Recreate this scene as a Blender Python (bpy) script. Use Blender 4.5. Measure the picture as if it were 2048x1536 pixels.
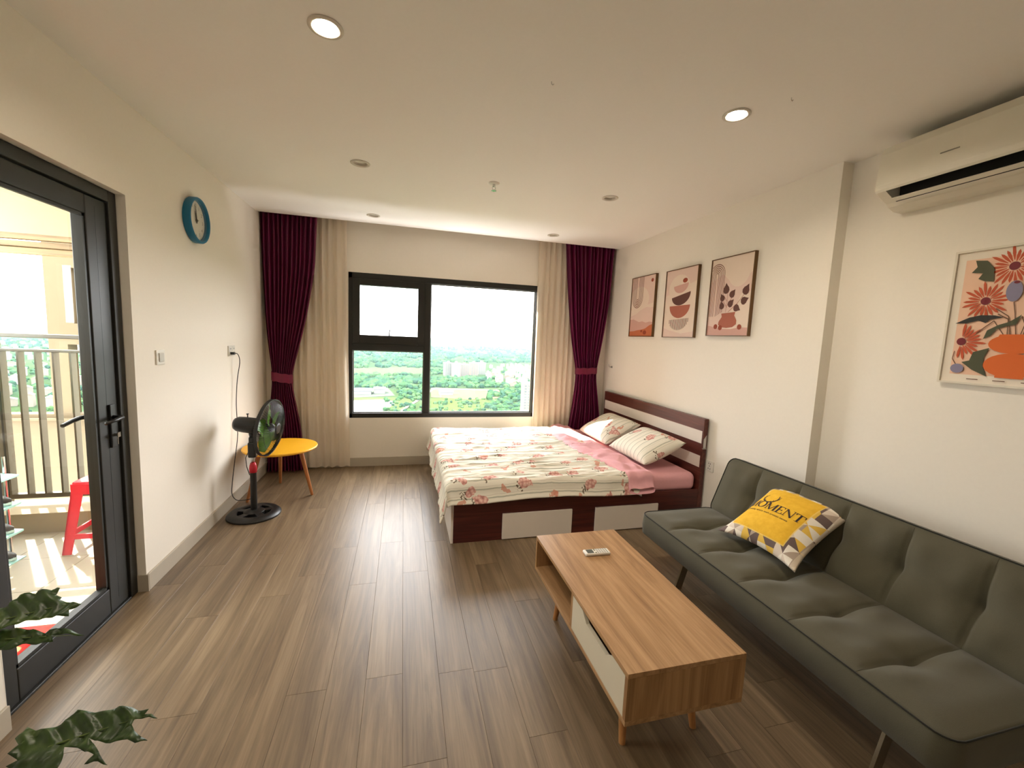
import bpy, bmesh, math, random
from mathutils import Vector, Matrix, noise

random.seed(7)
SC = bpy.context.scene
COL = SC.collection
for o in list(bpy.data.objects):
    bpy.data.objects.remove(o)

# ------------------------------------------------------------------ camera
CAM = Vector((1.374, 0.0851, 1.4946))
YAW, PIT, ROL, FPX = 0.2576, -0.1085, 0.0422, 834.23
fw = Vector((math.sin(YAW)*math.cos(PIT), math.cos(YAW)*math.cos(PIT), math.sin(PIT)))
rt0 = fw.cross(Vector((0, 0, 1))).normalized()
up0 = rt0.cross(fw)
rt = rt0*math.cos(ROL) + up0*math.sin(ROL)
up = -rt0*math.sin(ROL) + up0*math.cos(ROL)
cd = bpy.data.cameras.new('camera')
cd.sensor_width = 36.0
cd.lens = FPX*36.0/2048.0
cd.clip_start = 0.02
cd.clip_end = 30000
cam = bpy.data.objects.new('camera', cd)
COL.objects.link(cam)
m = Matrix((rt, up, -fw)).transposed().to_4x4()
m.translation = CAM
cam.matrix_world = m
SC.camera = cam

def ray(px, py):
    return fw + rt*((px-1024)/FPX) - up*((py-768)/FPX)
def onz(px, py, z):
    d = ray(px, py)
    return CAM + d*((z-CAM.z)/d.z)

# ------------------------------------------------------------------ light, world, exposure
SC.view_settings.view_transform = 'Standard'
SC.view_settings.look = 'None'
SC.view_settings.gamma = 1.0
SC.view_settings.use_curve_mapping = False
SC.view_settings.exposure = 1.8

w = bpy.data.worlds.new('hazy_sky')
SC.world = w
w.use_nodes = True
bg = w.node_tree.nodes['Background']
bg.inputs[0].default_value = (0.985, 0.99, 1.0, 1)
bg.inputs[1].default_value = 4.9

SUN_DIR = Vector((0.77, -1.0, -1.34)).normalized()
sd = bpy.data.lights.new('sun_offscreen', 'SUN')
sd.energy = 6.0
sd.angle = math.radians(0.6)
sd.color = (1.0, 0.90, 0.72)
sun = bpy.data.objects.new('sun_offscreen', sd)
sun.rotation_euler = SUN_DIR.to_track_quat('-Z', 'Y').to_euler()
sun.location = (-5, 12, 14)
COL.objects.link(sun)

def portal(name, loc, normal, sx, sy):
    d = bpy.data.lights.new(name, 'AREA')
    d.shape = 'RECTANGLE'
    d.size = sx
    d.size_y = sy
    d.cycles.is_portal = True
    o = bpy.data.objects.new(name, d)
    o.location = loc
    o.rotation_euler = Vector(normal).to_track_quat('-Z', 'Y').to_euler()
    COL.objects.link(o)
portal('window_portal', (1.87, 5.06, 1.34), (0, -1, 0), 2.1, 1.55)
portal('door_portal', (-0.16, 2.3, 1.06), (1, 0, 0), 0.85, 2.1)

# ------------------------------------------------------------------ helpers
def lin(c):
    c = c/255.0
    return c/12.92 if c <= 0.04045 else ((c+0.055)/1.055)**2.4
def rgb(r, g, b):
    return (lin(r), lin(g), lin(b), 1.0)

class NT:
    """small node-tree helper"""
    def __init__(s, name, rough=0.6, spec=0.5, metal=0.0, **kw):
        s.m = bpy.data.materials.new(name)
        s.m.use_nodes = True
        s.t = s.m.node_tree
        s.b = s.t.nodes['Principled BSDF']
        s.b.inputs['Roughness'].default_value = rough
        s.b.inputs['Specular IOR Level'].default_value = spec
        s.b.inputs['Metallic'].default_value = metal
        for k, v in kw.items():
            s.b.inputs[k].default_value = v
    def node(s, typ, **props):
        n = s.t.nodes.new(typ)
        for k, v in props.items():
            setattr(n, k, v)
        return n
    def put(s, sock, v):
        if isinstance(v, bpy.types.NodeSocket):
            s.t.links.new(v, sock)
        else:
            sock.default_value = v
    def math(s, op, a, b=0.0, c=None):
        n = s.node('ShaderNodeMath', operation=op)
        s.put(n.inputs[0], a)
        s.put(n.inputs[1], b)
        if c is not None:
            s.put(n.inputs[2], c)
        return n.outputs[0]
    def mix(s, f, a, b, blend='MIX'):
        n = s.node('ShaderNodeMix', data_type='RGBA', blend_type=blend)
        s.put(n.inputs[0], f)
        s.put(n.inputs[6], a)
        s.put(n.inputs[7], b)
        return n.outputs[2]
    def coord(s, which='Object'):
        return s.node('ShaderNodeTexCoord').outputs[which]
    def mapping(s, vec, scale=(1, 1, 1), loc=(0, 0, 0), rot=(0, 0, 0)):
        n = s.node('ShaderNodeMapping')
        s.put(n.inputs[0], vec)
        s.put(n.inputs[1], loc)
        n.inputs[2].default_value = rot
        n.inputs[3].default_value = scale
        return n.outputs[0]
    def noise(s, vec, scale=5.0, detail=3.0, rough=0.5, dist=0.0):
        n = s.node('ShaderNodeTexNoise')
        s.put(n.inputs['Vector'], vec)
        n.inputs['Scale'].default_value = scale
        n.inputs['Detail'].default_value = detail
        n.inputs['Roughness'].default_value = rough
        n.inputs['Distortion'].default_value = dist
        return n.outputs['Fac'], n.outputs['Color']
    def ramp(s, f, stops):
        n = s.node('ShaderNodeValToRGB')
        e = n.color_ramp.elements
        while len(e) < len(stops):
            e.new(0.5)
        for k, (p, c) in enumerate(stops):
            e[k].position = p
            e[k].color = c
        s.put(n.inputs[0], f)
        return n.outputs[0]
    def sep(s, vec):
        n = s.node('ShaderNodeSeparateXYZ')
        s.put(n.inputs[0], vec)
        return n.outputs
    def bump(s, h, strength=0.2, dist=0.01):
        n = s.node('ShaderNodeBump')
        n.inputs['Strength'].default_value = strength
        n.inputs['Distance'].default_value = dist
        s.put(n.inputs['Height'], h)
        s.t.links.new(n.outputs[0], s.b.inputs['Normal'])
    def color(s, c):
        s.put(s.b.inputs['Base Color'], c)
        return s.m

def plain(name, c, rough=0.5, var=0.06, scale=30.0, bump=0.0, **kw):
    """plain colour with a faint procedural mottling"""
    n = NT(name, rough, **kw)
    f, _ = n.noise(n.coord(), scale, 4.0)
    d = tuple(v*(1-var) for v in c[:3]) + (1,)
    l = tuple(min(1, v*(1+var)) for v in c[:3]) + (1,)
    n.color(n.mix(f, d, l))
    if bump:
        n.bump(f, bump, 0.005)
    return n.m

def wood(name, dark, mid, light, axis=1, rough=0.4, scale=1.0, rnd=0.0, coat=0.0):
    n = NT(name, rough)
    co = n.coord()
    if rnd:
        oi = n.node('ShaderNodeObjectInfo')
        wn = n.node('ShaderNodeTexWhiteNoise', noise_dimensions='1D')
        n.put(wn.inputs['W'], oi.outputs['Random'])
        off = n.node('ShaderNodeVectorMath', operation='SCALE')
        n.put(off.inputs[0], wn.outputs['Color'])
        off.inputs['Scale'].default_value = 40.0
        ad = n.node('ShaderNodeVectorMath', operation='ADD')
        n.put(ad.inputs[0], co)
        n.put(ad.inputs[1], off.outputs[0])
        co = ad.outputs[0]
    sc = [14*scale, 14*scale, 14*scale]
    sc[axis] = 0.9*scale
    f1, _ = n.noise(n.mapping(co, sc), 1.0, 5.0, 0.62, 1.4)
    sc2 = [130*scale]*3
    sc2[axis] = 3.0*scale
    f2, _ = n.noise(n.mapping(co, sc2), 1.0, 2.0, 0.5)
    f = n.math('ADD', n.math('MULTIPLY', f1, 0.75), n.math('MULTIPLY', f2, 0.25))
    c = n.ramp(f, [(0.30, dark), (0.5, mid), (0.68, light)])
    if rnd:
        hv = n.node('ShaderNodeHueSaturation')
        n.put(hv.inputs['Value'], n.math('ADD', n.math('MULTIPLY', oi.outputs['Random'], rnd), 1-rnd/2))
        n.put(hv.inputs['Color'], c)
        c = hv.outputs[0]
    n.color(c)
    n.bump(f2, 0.08, 0.002)
    if coat:
        n.b.inputs['Coat Weight'].default_value = coat
        n.b.inputs['Coat Roughness'].default_value = 0.25
    return n.m

def glass(name, tint=(1, 1, 1, 1), ior=1.45, scale=1.0):
    mt = bpy.data.materials.new(name)
    mt.use_nodes = True
    t = mt.node_tree
    t.nodes.remove(t.nodes['Principled BSDF'])
    tr = t.nodes.new('ShaderNodeBsdfTransparent')
    tr.inputs[0].default_value = tint
    gl = t.nodes.new('ShaderNodeBsdfGlossy')
    gl.inputs['Roughness'].default_value = 0.01
    fr = t.nodes.new('ShaderNodeLayerWeight')
    fr.inputs[0].default_value = 0.5
    pw = t.nodes.new('ShaderNodeMath')
    pw.operation = 'POWER'
    pw.inputs[1].default_value = 5.0
    mu = t.nodes.new('ShaderNodeMath')
    mu.operation = 'MULTIPLY_ADD'
    mu.inputs[1].default_value = 0.92*scale
    mu.inputs[2].default_value = 0.06*scale
    mx = t.nodes.new('ShaderNodeMixShader')
    t.links.new(fr.outputs['Facing'], pw.inputs[0])
    t.links.new(pw.outputs[0], mu.inputs[0])
    t.links.new(mu.outputs[0], mx.inputs[0])
    t.links.new(tr.outputs[0], mx.inputs[1])
    t.links.new(gl.outputs[0], mx.inputs[2])
    t.links.new(mx.outputs[0], t.nodes['Material Output'].inputs[0])
    return mt

def emit(name, c, s):
    mt = bpy.data.materials.new(name)
    mt.use_nodes = True
    b = mt.node_tree.nodes['Principled BSDF']
    b.inputs['Base Color'].default_value = c
    b.inputs['Emission Color'].default_value = c
    b.inputs['Emission Strength'].default_value = s
    return mt

class MB:
    def __init__(s):
        s.v, s.f, s.mi, s.uv = [], [], [], None
        s.cur = 0
    def add(s, vs, fs):
        k = len(s.v)
        s.v += [Vector(p) for p in vs]
        for f in fs:
            s.f.append([k+i for i in f])
            s.mi.append(s.cur)
        return s
    def box(s, a, b, M=None):
        x0, y0, z0 = a
        x1, y1, z1 = b
        P = [(x0, y0, z0), (x1, y0, z0), (x1, y1, z0), (x0, y1, z0),
             (x0, y0, z1), (x1, y0, z1), (x1, y1, z1), (x0, y1, z1)]
        if M is not None:
            P = [M @ Vector(p) for p in P]
        return s.add(P, [(0, 3, 2, 1), (4, 5, 6, 7), (0, 1, 5, 4), (1, 2, 6, 5), (2, 3, 7, 6), (3, 0, 4, 7)])
    def bar(s, a, b, w, h, upv=(0, 0, 1)):
        a, b = Vector(a), Vector(b)
        d = (b-a)
        L = d.length
        d.normalize()
        r = d.cross(Vector(upv))
        if r.length < 1e-4:
            r = d.cross(Vector((1, 0, 0)))
        r.normalize()
        u = r.cross(d)
        M = Matrix((r, d, u)).transposed().to_4x4()
        M.translation = a
        return s.box((-w/2, 0, -h/2), (w/2, L, h/2), M)
    def tube(s, pts, rad, n=10, cap=True, closed=False):
        pts = [Vector(p) for p in pts]
        if not isinstance(rad, (list, tuple)):
            rad = [rad]*len(pts)
        N = len(pts)
        rings = []
        ref = None
        for i, p in enumerate(pts):
            if closed:
                t = pts[(i+1) % N]-pts[i-1]
            else:
                t = pts[min(i+1, N-1)]-pts[max(i-1, 0)]
            t.normalize()
            if ref is None:
                ref = t.orthogonal().normalized()
            r = (ref - t*ref.dot(t))
            if r.length < 1e-5:
                r = t.orthogonal()
            r.normalize()
            ref = r
            q = t.cross(r)
            rings.append([p + (r*math.cos(2*math.pi*k/n) + q*math.sin(2*math.pi*k/n))*rad[i] for k in range(n)])
        vs = [p for R in rings for p in R]
        fs = []
        for i in range(N if closed else N-1):
            j = (i+1) % N
            for k in range(n):
                fs.append((i*n+k, i*n+(k+1) % n, j*n+(k+1) % n, j*n+k))
        if cap and not closed:
            fs.append(tuple(range(n-1, -1, -1)))
            fs.append(tuple((N-1)*n+k for k in range(n)))
        return s.add(vs, fs)
    def lathe(s, prof, c=(0, 0, 0), n=32, M=None, cap=True):
        """profile [(r, z)] about local z"""
        vs, fs = [], []
        for r, z in prof:
            for k in range(n):
                a = 2*math.pi*k/n
                p = Vector((r*math.cos(a), r*math.sin(a), z))
                p = (M @ p) if M is not None else p + Vector(c)
                vs.append(p)
        for i in range(len(prof)-1):
            for k in range(n):
                fs.append((i*n+k, i*n+(k+1) % n, (i+1)*n+(k+1) % n, (i+1)*n+k))
        if cap:
            fs.append(tuple(range(n-1, -1, -1)))
            fs.append(tuple((len(prof)-1)*n+k for k in range(n)))
        return s.add(vs, fs)
    def prism(s, poly, fn, d0, d1):
        """extrude 2D polygon; fn(u, v, d) -> 3D"""
        n = len(poly)
        vs = [fn(u, v, d0) for u, v in poly] + [fn(u, v, d1) for u, v in poly]
        fs = [tuple(range(n-1, -1, -1)), tuple(range(n, 2*n))]
        for i in range(n):
            j = (i+1) % n
            fs.append((i, j, n+j, n+i))
        return s.add(vs, fs)
    def grid(s, fn, nu, nv, uvf=None):
        k = len(s.v)
        vs, fs = [], []
        for i in range(nu+1):
            for j in range(nv+1):
                vs.append(fn(i/nu, j/nv))
        for i in range(nu):
            for j in range(nv):
                a = i*(nv+1)+j
                fs.append((a, a+nv+1, a+nv+2, a+1))
        if uvf:
            if s.uv is None:
                s.uv = {}
            for i in range(nu+1):
                for j in range(nv+1):
                    s.uv[k+i*(nv+1)+j] = uvf(i/nu, j/nv)
        return s.add(vs, fs)
    def build(s, name, mats, parent=None, smooth=False, bevel=0.0, seg=2, local=False, flip=True):
        me = bpy.data.meshes.new(name)
        off = Vector((0, 0, 0))
        if parent is not None and not local:
            p = parent
            while p is not None:
                off += p.location
                p = p.parent
        me.from_pydata([tuple(v-off) for v in s.v], [], s.f)
        if not isinstance(mats, (list, tuple)):
            mats = [mats]
        for mt in mats:
            me.materials.append(mt)
        if len(mats) > 1:
            me.polygons.foreach_set('material_index', s.mi)
        if s.uv is not None:
            ul = me.uv_layers.new(name='UVMap')
            for lp in me.loops:
                ul.data[lp.index].uv = s.uv.get(lp.vertex_index, (0, 0))
        if flip:
            bm = bmesh.new()
            bm.from_mesh(me)
            bmesh.ops.recalc_face_normals(bm, faces=bm.faces)
            bm.to_mesh(me)
            bm.free()
        if smooth:
            me.polygons.foreach_set('use_smooth', [True]*len(me.polygons))
        me.update()
        o = bpy.data.objects.new(name, me)
        COL.objects.link(o)
        if parent is not None:
            o.parent = parent
        if bevel:
            b = o.modifiers.new('bevel', 'BEVEL')
            b.width = bevel
            b.segments = seg
            b.limit_method = 'ANGLE'
            b.angle_limit = math.radians(40)
            for p in me.polygons:
                p.use_smooth = True
            wn = o.modifiers.new('wn', 'WEIGHTED_NORMAL')
            wn.keep_sharp = True
        return o

def tag(o, label, cat, group=None):
    o['label'] = label
    o['category'] = cat
    if group:
        o['group'] = group
    return o
def thing(name, label, cat, loc=(0, 0, 0), group=None, rot=None):
    o = bpy.data.objects.new(name, None)
    o.empty_display_size = 0.05
    o.location = loc
    if rot is not None:
        o.rotation_euler = rot
    COL.objects.link(o)
    return tag(o, label, cat, group)
def struct(o):
    o['kind'] = 'structure'
    return o
def sthing(name, loc=(0, 0, 0)):
    o = bpy.data.objects.new(name, None)
    o.empty_display_size = 0.05
    o.location = loc
    COL.objects.link(o)
    return struct(o)
def interp(tab, x):
    tab = sorted(tab)
    if x <= tab[0][0]:
        return tab[0][1]
    for (a, va), (b, vb) in zip(tab, tab[1:]):
        if x <= b:
            t = (x-a)/(b-a)
            return va + (vb-va)*t
    return tab[-1][1]
def sinterp(tab, x, h=0.10):
    return (interp(tab, x-h) + 2*interp(tab, x) + interp(tab, x+h))/4.0
def smooth01(t):
    t = max(0.0, min(1.0, t))
    return t*t*(3-2*t)

# ------------------------------------------------------------------ materials
M = {}
M['wall'] = plain('wall_paint', rgb(243, 236, 223), 0.75, 0.02, 60, 0.05)
M['ceil'] = plain('ceiling_paint', rgb(250, 246, 239), 0.8, 0.015, 60, 0.03)
M['base'] = plain('baseboard_grey', rgb(186, 176, 158), 0.45, 0.03, 20)
M['plank'] = wood('laminate_plank', rgb(90, 72, 52), rgb(121, 101, 76), rgb(144, 123, 96), 1, 0.40, 1.0, 0.18)
M['plank'].node_tree.nodes['Principled BSDF'].inputs['Specular IOR Level'].default_value = 0.6
M['slab'] = plain('floor_base', rgb(70, 55, 42), 0.8)
M['frame'] = plain('black_aluminium', rgb(30, 30, 26), 0.45, 0.05, 40)
M['black'] = plain('black_plastic', rgb(24, 24, 24), 0.38, 0.08, 40)
M['glass'] = glass('window_glass')
M['dglass'] = glass('door_glass', (0.90, 0.92, 0.88, 1), 1.45, 0.8)
M['chrome'] = plain('chrome', rgb(200, 200, 200), 0.18, 0.03, 20, metal=1.0)
M['white'] = plain('white_plastic', rgb(232, 228, 218), 0.38, 0.02, 20)
M['acwhite'] = plain('ac_white', rgb(236, 230, 214), 0.35, 0.02, 20)
M['oak'] = wood('oak_top', rgb(128, 92, 58), rgb(168, 129, 88), rgb(192, 154, 112), 1, 0.40, 1.0)
M['oakside'] = wood('oak_side', rgb(128, 90, 54), rgb(164, 124, 82), rgb(188, 148, 104), 2, 0.45, 1.0)
M['oakleg'] = wood('oak_leg', rgb(150, 96, 50), rgb(180, 124, 72), rgb(196, 146, 92), 2, 0.45, 1.0)
M['tableleg'] = wood('beech_leg', rgb(142, 82, 40), rgb(176, 110, 60), rgb(190, 126, 76), 2, 0.45, 1.0)
M['drawer'] = plain('cream_laminate', rgb(216, 206, 184), 0.45, 0.02, 20)
M['mahog'] = wood('mahogany', rgb(52, 18, 16), rgb(80, 32, 26), rgb(104, 48, 38), 0, 0.38, 1.0)
M['mahogy'] = wood('mahogany_headboard', rgb(60, 24, 20), rgb(88, 40, 32), rgb(112, 58, 46), 1, 0.36, 1.0)
M['bedwhite'] = plain('bed_white', rgb(228, 218, 206), 0.45, 0.02, 20)
M['pink'] = plain('pink_sheet', rgb(232, 172, 178), 0.85, 0.05, 60, 0.1)
M['yellow'] = plain('yellow_top', rgb(250, 184, 34), 0.42, 0.04, 12)
M['red'] = plain('red_plastic', rgb(205, 34, 52), 0.4, 0.05, 20)
M['blue'] = plain('blue_plastic', rgb(0, 110, 150), 0.4, 0.04, 20)
M['face'] = plain('clock_face', rgb(232, 228, 214), 0.6, 0.02, 20)
M['ink'] = plain('dark_ink', rgb(60, 46, 36), 0.7)

def fabric_weave(name, c, rough=0.95, sc=500, var=0.16, big=0.12):
    n = NT(name, rough, 0.2)
    co = n.coord()
    f, _ = n.noise(co, sc, 2.0, 0.6)
    g, _ = n.noise(co, 9.0, 3.0)
    k = n.math('ADD', n.math('MULTIPLY', f, var*2), n.math('MULTIPLY', g, big*2))
    k = n.math('ADD', k, 1.0-var-big)
    v = n.node('ShaderNodeHueSaturation')
    n.put(v.inputs['Value'], k)
    v.inputs['Color'].default_value = c
    n.color(v.outputs[0])
    n.bump(f, 0.25, 0.002)
    n.b.inputs['Sheen Weight'].default_value = 0.15
    return n.m
M['sofa'] = fabric_weave('sofa_fabric', rgb(86, 82, 66))
M['piping'] = fabric_weave('sofa_piping', rgb(40, 39, 32))
M['sheer'] = fabric_weave('sheer_cloth', rgb(244, 234, 218), 0.9, 300, 0.02, 0.01)
_t = M['sheer'].node_tree
_tr = _t.nodes.new('ShaderNodeBsdfTranslucent')
_tr.inputs[0].default_value = rgb(246, 234, 216)
_mx = _t.nodes.new('ShaderNodeMixShader')
_mx.inputs[0].default_value = 0.45
_t.links.new(_t.nodes['Principled BSDF'].outputs[0], _mx.inputs[1])
_t.links.new(_tr.outputs[0], _mx.inputs[2])
_t.links.new(_mx.outputs[0], _t.nodes['Material Output'].inputs[0])

def satin(name, c):
    n = NT(name, 0.42, 0.4)
    f, _ = n.noise(n.mapping(n.coord(), (40, 40, 2)), 1.0, 2.0)
    n.color(n.mix(f, tuple(v*0.75 for v in c[:3])+(1,), tuple(min(1, v*1.3) for v in c[:3])+(1,)))
    n.b.inputs['Sheen Weight'].default_value = 0.4
    n.b.inputs['Sheen Roughness'].default_value = 0.3
    n.b.inputs['Sheen Tint'].default_value = rgb(200, 90, 160)
    return n.m
M['purple'] = satin('purple_satin', rgb(94, 12, 56))
M['tie'] = satin('purple_tie', rgb(112, 16, 54))

def floral(name):
    """cream cotton, thin green stripes, pink roses and dark leaves; UV in metres"""
    n = NT(name, 0.9, 0.2)
    uv = n.coord('UV')
    d, dc = n.noise(uv, 14.0, 2.0)
    x, y, _ = n.sep(uv)
    wob = n.math('MULTIPLY', n.math('SUBTRACT', d, 0.5), 0.012)
    yy = n.math('ADD', y, wob)
    fr = n.math('FRACT', n.math('DIVIDE', yy, 0.062))
    st = n.math('LESS_THAN', n.math('ABSOLUTE', n.math('SUBTRACT', fr, 0.5)), 0.07)
    st2 = n.math('LESS_THAN', n.math('ABSOLUTE', n.math('SUBTRACT', fr, 0.8)), 0.025)
    base = n.mix(n.math('MULTIPLY', st, 0.5), rgb(238, 232, 216), rgb(112, 120, 94))
    base = n.mix(n.math('MULTIPLY', st2, 0.4), base, rgb(170, 150, 130))
    def spots(scale, off, rad, dist):
        v = n.node('ShaderNodeTexVoronoi', voronoi_dimensions='2D')
        v.inputs['Scale'].default_value = scale
        v.inputs['Randomness'].default_value = 0.75
        mp = n.mapping(uv, (1, 1, 1), off)
        nn = n.node('ShaderNodeVectorMath', operation='MULTIPLY_ADD')
        n.put(nn.inputs[0], dc)
        nn.inputs[1].default_value = (dist, dist, 0)
        n.put(nn.inputs[2], mp)
        n.put(v.inputs['Vector'], nn.outputs[0])
        return n.math('LESS_THAN', v.outputs['Distance'], rad), v
    leafm, _ = spots(4.2, (0.05, 0.035, 0), 0.15, 0.10)
    f2, _ = n.noise(uv, 60.0, 1.0)
    leafm = n.math('MULTIPLY', leafm, n.math('GREATER_THAN', f2, 0.54))
    c = n.mix(n.math('MULTIPLY', leafm, 0.9), base, rgb(92, 74, 52))
    rose, rv_ = spots(4.2, (0, 0, 0), 0.19, 0.12)
    pv = n.node('ShaderNodeTexVoronoi', voronoi_dimensions='2D')
    pv.inputs['Scale'].default_value = 42.0
    n.put(pv.inputs['Vector'], uv)
    petal = n.ramp(pv.outputs['Distance'], [(0.05, rgb(240, 204, 190)), (0.4, rgb(220, 158, 146)), (0.8, rgb(176, 96, 90))])
    c = n.mix(n.math('MULTIPLY', rose, 0.85), c, petal)
    bow, _ = spots(3.1, (0.4, 0.27, 0), 0.085, 0.2)
    c = n.mix(n.math('MULTIPLY', bow, 0.8), c, rgb(214, 144, 118))
    n.color(c)
    g, _ = n.noise(uv, 300.0, 2.0)
    n.bump(g, 0.1, 0.001)
    return n.m
M['floral'] = floral('floral_cotton')

# ------------------------------------------------------------------ room shell
W, W2, D, DS, H = 3.844, 3.924, 4.91, 4.71, 2.6
YB = -1.7            # wall behind the camera
YP = 2.087           # step in the right wall
WX0, WX1, WZ0, WZ1 = 0.80, 2.945, 0.551, 2.127
DY0, DY1, DZ = 1.86, 2.72, 2.1375

fl = MB().box((-0.199, YB, -0.10), (W2+0.05, D, -0.012)).build('floor', M['slab'])
struct(fl)
# laminate planks, each one a part of the floor
PW, PL = 0.1545, 1.225
def plank_mesh():
    mb = MB()
    g = 0.0004
    c = 0.0004
    def ring(i, z):
        return [(i, i, z), (PW-i, i, z), (PW-i, PL-i, z), (i, PL-i, z)]
    mb.add(ring(g, -0.012)+ring(g, -c)+ring(g+c, 0.0),
           [(0, 1, 5, 4), (1, 2, 6, 5), (2, 3, 7, 6), (3, 0, 4, 7), (4, 5, 9, 8), (5, 6, 10, 9), (6, 7, 11, 10), (7, 4, 8, 11), (8, 9, 10, 11)])
    o = mb.build('plank', M['plank'])
    return o
pl0 = plank_mesh()
first = True
ncol = int(math.ceil(W2/PW))
for i in range(ncol):
    y = YB - random.uniform(0.1, 1.15)
    x = i*PW
    sx = min(1.0, (W2-x)/PW)
    while y < D-0.001:
        y0 = max(y, YB)
        y1 = min(y+PL, D)
        if y1-y0 > 0.03:
            if first:
                o = pl0
                first = False
            else:
                o = pl0.copy()
                COL.objects.link(o)
            o.parent = fl
            o.location = (x, y0, 0)
            o.scale = (sx, (y1-y0)/PL, 1)
        y += PL

# the narrow strip of laminate inside the door opening
o = pl0.copy()
COL.objects.link(o)
o.parent = fl
o.location = (-0.06, DY0, 0)
o.scale = (0.06/PW, (DY1-DY0)/PL, 1)

# left wall with the door opening
mb = MB()
mb.box((-0.2, YB, -0.1), (0, DY0, 2.75))
mb.box((-0.2, DY1, -0.1), (0, 5.11, 2.75))
mb.box((-0.2, DY0, DZ), (0, DY1, 2.75))
struct(mb.build('wall_left', M['wall']))
# back wall with the window opening
mb = MB()
mb.box((0, D, -0.1), (WX0, 5.11, 2.75))
mb.box((WX1, D, -0.1), (4.1, 5.11, 2.75))
mb.box((WX0, D, -0.1), (WX1, 5.11, WZ0))
mb.box((WX0, D, WZ1), (WX1, 5.11, 2.75))
struct(mb.build('wall_back', M['wall']))
# right wall, stepping back at YP
mb = MB()
mb.prism([(W, D), (W, YP), (W2, YP), (W2, YB), (4.12, YB), (4.12, D)], lambda u, v, d: (u, v, d), -0.1, 2.75)
struct(mb.build('wall_right', M['wall']))
struct(MB().box((-0.2, YB-0.15, -0.1), (4.12, YB, 2.75)).build('wall_front', M['wall']))
# ceiling with round holes for the downlights and an open curtain slot at the window
LIGHTS = [(x, y) for y in (1.877, 3.145, 4.405) for x in (1.083, 2.897)]
LR = 0.047
bm = bmesh.new()
outer = [bm.verts.new(p) for p in ((0, YB, H), (W2+0.02, YB, H), (W2+0.02, DS, H), (0, DS, H))]
edges = [bm.edges.new((outer[i], outer[(i+1) % 4])) for i in range(4)]
for lx, ly in LIGHTS:
    vs = [bm.verts.new((lx+LR*math.cos(a*math.pi/14), ly+LR*math.sin(a*math.pi/14), H)) for a in range(28)]
    edges += [bm.edges.new((vs[i], vs[(i+1) % 28])) for i in range(28)]
bmesh.ops.triangle_fill(bm, use_beauty=True, use_dissolve=False, edges=edges)
# slot: ceiling edge lip
lip = [bm.verts.new(p) for p in ((0, DS, H), (W2, DS, H), (W2, DS, H+0.14), (0, DS, H+0.14))]
bm.faces.new(lip)
top = [bm.verts.new(p) for p in ((-0.2, YB-0.15, 2.74), (4.12, YB-0.15, 2.74), (4.12, 5.11, 2.74), (-0.2, 5.11, 2.74),
                                 (-0.2, YB-0.15, 2.9), (4.12, YB-0.15, 2.9), (4.12, 5.11, 2.9), (-0.2, 5.11, 2.9))]
for f in ((0, 1, 2, 3), (4, 7, 6, 5), (0, 4, 5, 1), (1, 5, 6, 2), (2, 6, 7, 3), (3, 7, 4, 0)):
    bm.faces.new([top[i] for i in f])
me = bpy.data.meshes.new('ceiling')
bm.to_mesh(me)
bm.free()
me.materials.append(M['ceil'])
ce = bpy.data.objects.new('ceiling', me)
COL.objects.link(ce)
struct(ce)

# baseboards
BH, BT = 0.098, 0.012
struct(MB().box((0, DY1+0.0, 0), (BT, D, BH)).build('baseboard_left', M['base'], bevel=0.002))
struct(MB().box((0, YB, 0), (BT, DY0, BH)).build('baseboard_left_near', M['base'], bevel=0.002))
struct(MB().box((BT, D-BT, 0), (W, D, BH)).build('baseboard_back', M['base'], bevel=0.002))
struct(MB().box((W-BT, YP, 0), (W, D-BT, BH)).build('baseboard_right', M['base'], bevel=0.002))
struct(MB().box((W2-BT, YB, 0), (W2, YP, BH)).build('baseboard_right_near', M['base'], bevel=0.002))
# painted reveal of the door opening
mb = MB()
mb.box((-0.04, DY1-0.003, 0), (0.0005, DY1+0.0, DZ))
mb.box((-0.04, DY0, 0), (0.0005, DY0+0.003, DZ))
mb.box((-0.04, DY0, DZ-0.003), (0.0005, DY1, DZ))
struct(mb.build('trim_1', M['wall']))
struct(MB().box((-0.045, DY1-0.009, 0), (BT, DY1-0.003, BH)).build('trim_2', M['base']))

# ------------------------------------------------------------------ window
FY0, FY1 = D-0.004, D+0.075
win = sthing('window_1', (0.5*(WX0+WX1), D, WZ0))
mb = MB()
fwid = 0.052
mb.box((WX0, FY0, WZ0), (WX0+0.042, FY1, WZ1))
mb.box((WX1-0.05, FY0, WZ0), (WX1, FY1, WZ1))
mb.box((WX0, FY0, WZ0), (WX1, FY1, WZ0+fwid))
mb.box((WX0, FY0, WZ1-0.062), (WX1, FY1, WZ1))
mb.build('window_frame', M['frame'], win, bevel=0.004)
MB().box((1.600, FY0+0.002, WZ0+fwid), (1.668, FY1, WZ1-0.062)).build('mullion', M['frame'], win, bevel=0.004)
MB().box((WX0+0.042, FY0+0.002, 1.30), (1.600, FY1, 1.375)).build('transom', M['frame'], win, bevel=0.004)
mb = MB()
SX0, SX1, SZ0, SZ1 = 0.842, 1.600, 1.375, WZ1-0.062
g0, g1, h0, h1 = 0.917, 1.526, 1.468, 1.997
mb.box((SX0, FY0-0.012, SZ0), (g0, FY1-0.01, SZ1))
mb.box((g1, FY0-0.012, SZ0), (SX1, FY1-0.01, SZ1))
mb.box((g0, FY0-0.012, SZ0), (g1, FY1-0.01, h0))
mb.box((g0, FY0-0.012, h1), (g1, FY1-0.01, SZ1))
sash = mb.build('sash', M['frame'], win, bevel=0.005)
hd = MB()
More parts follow.
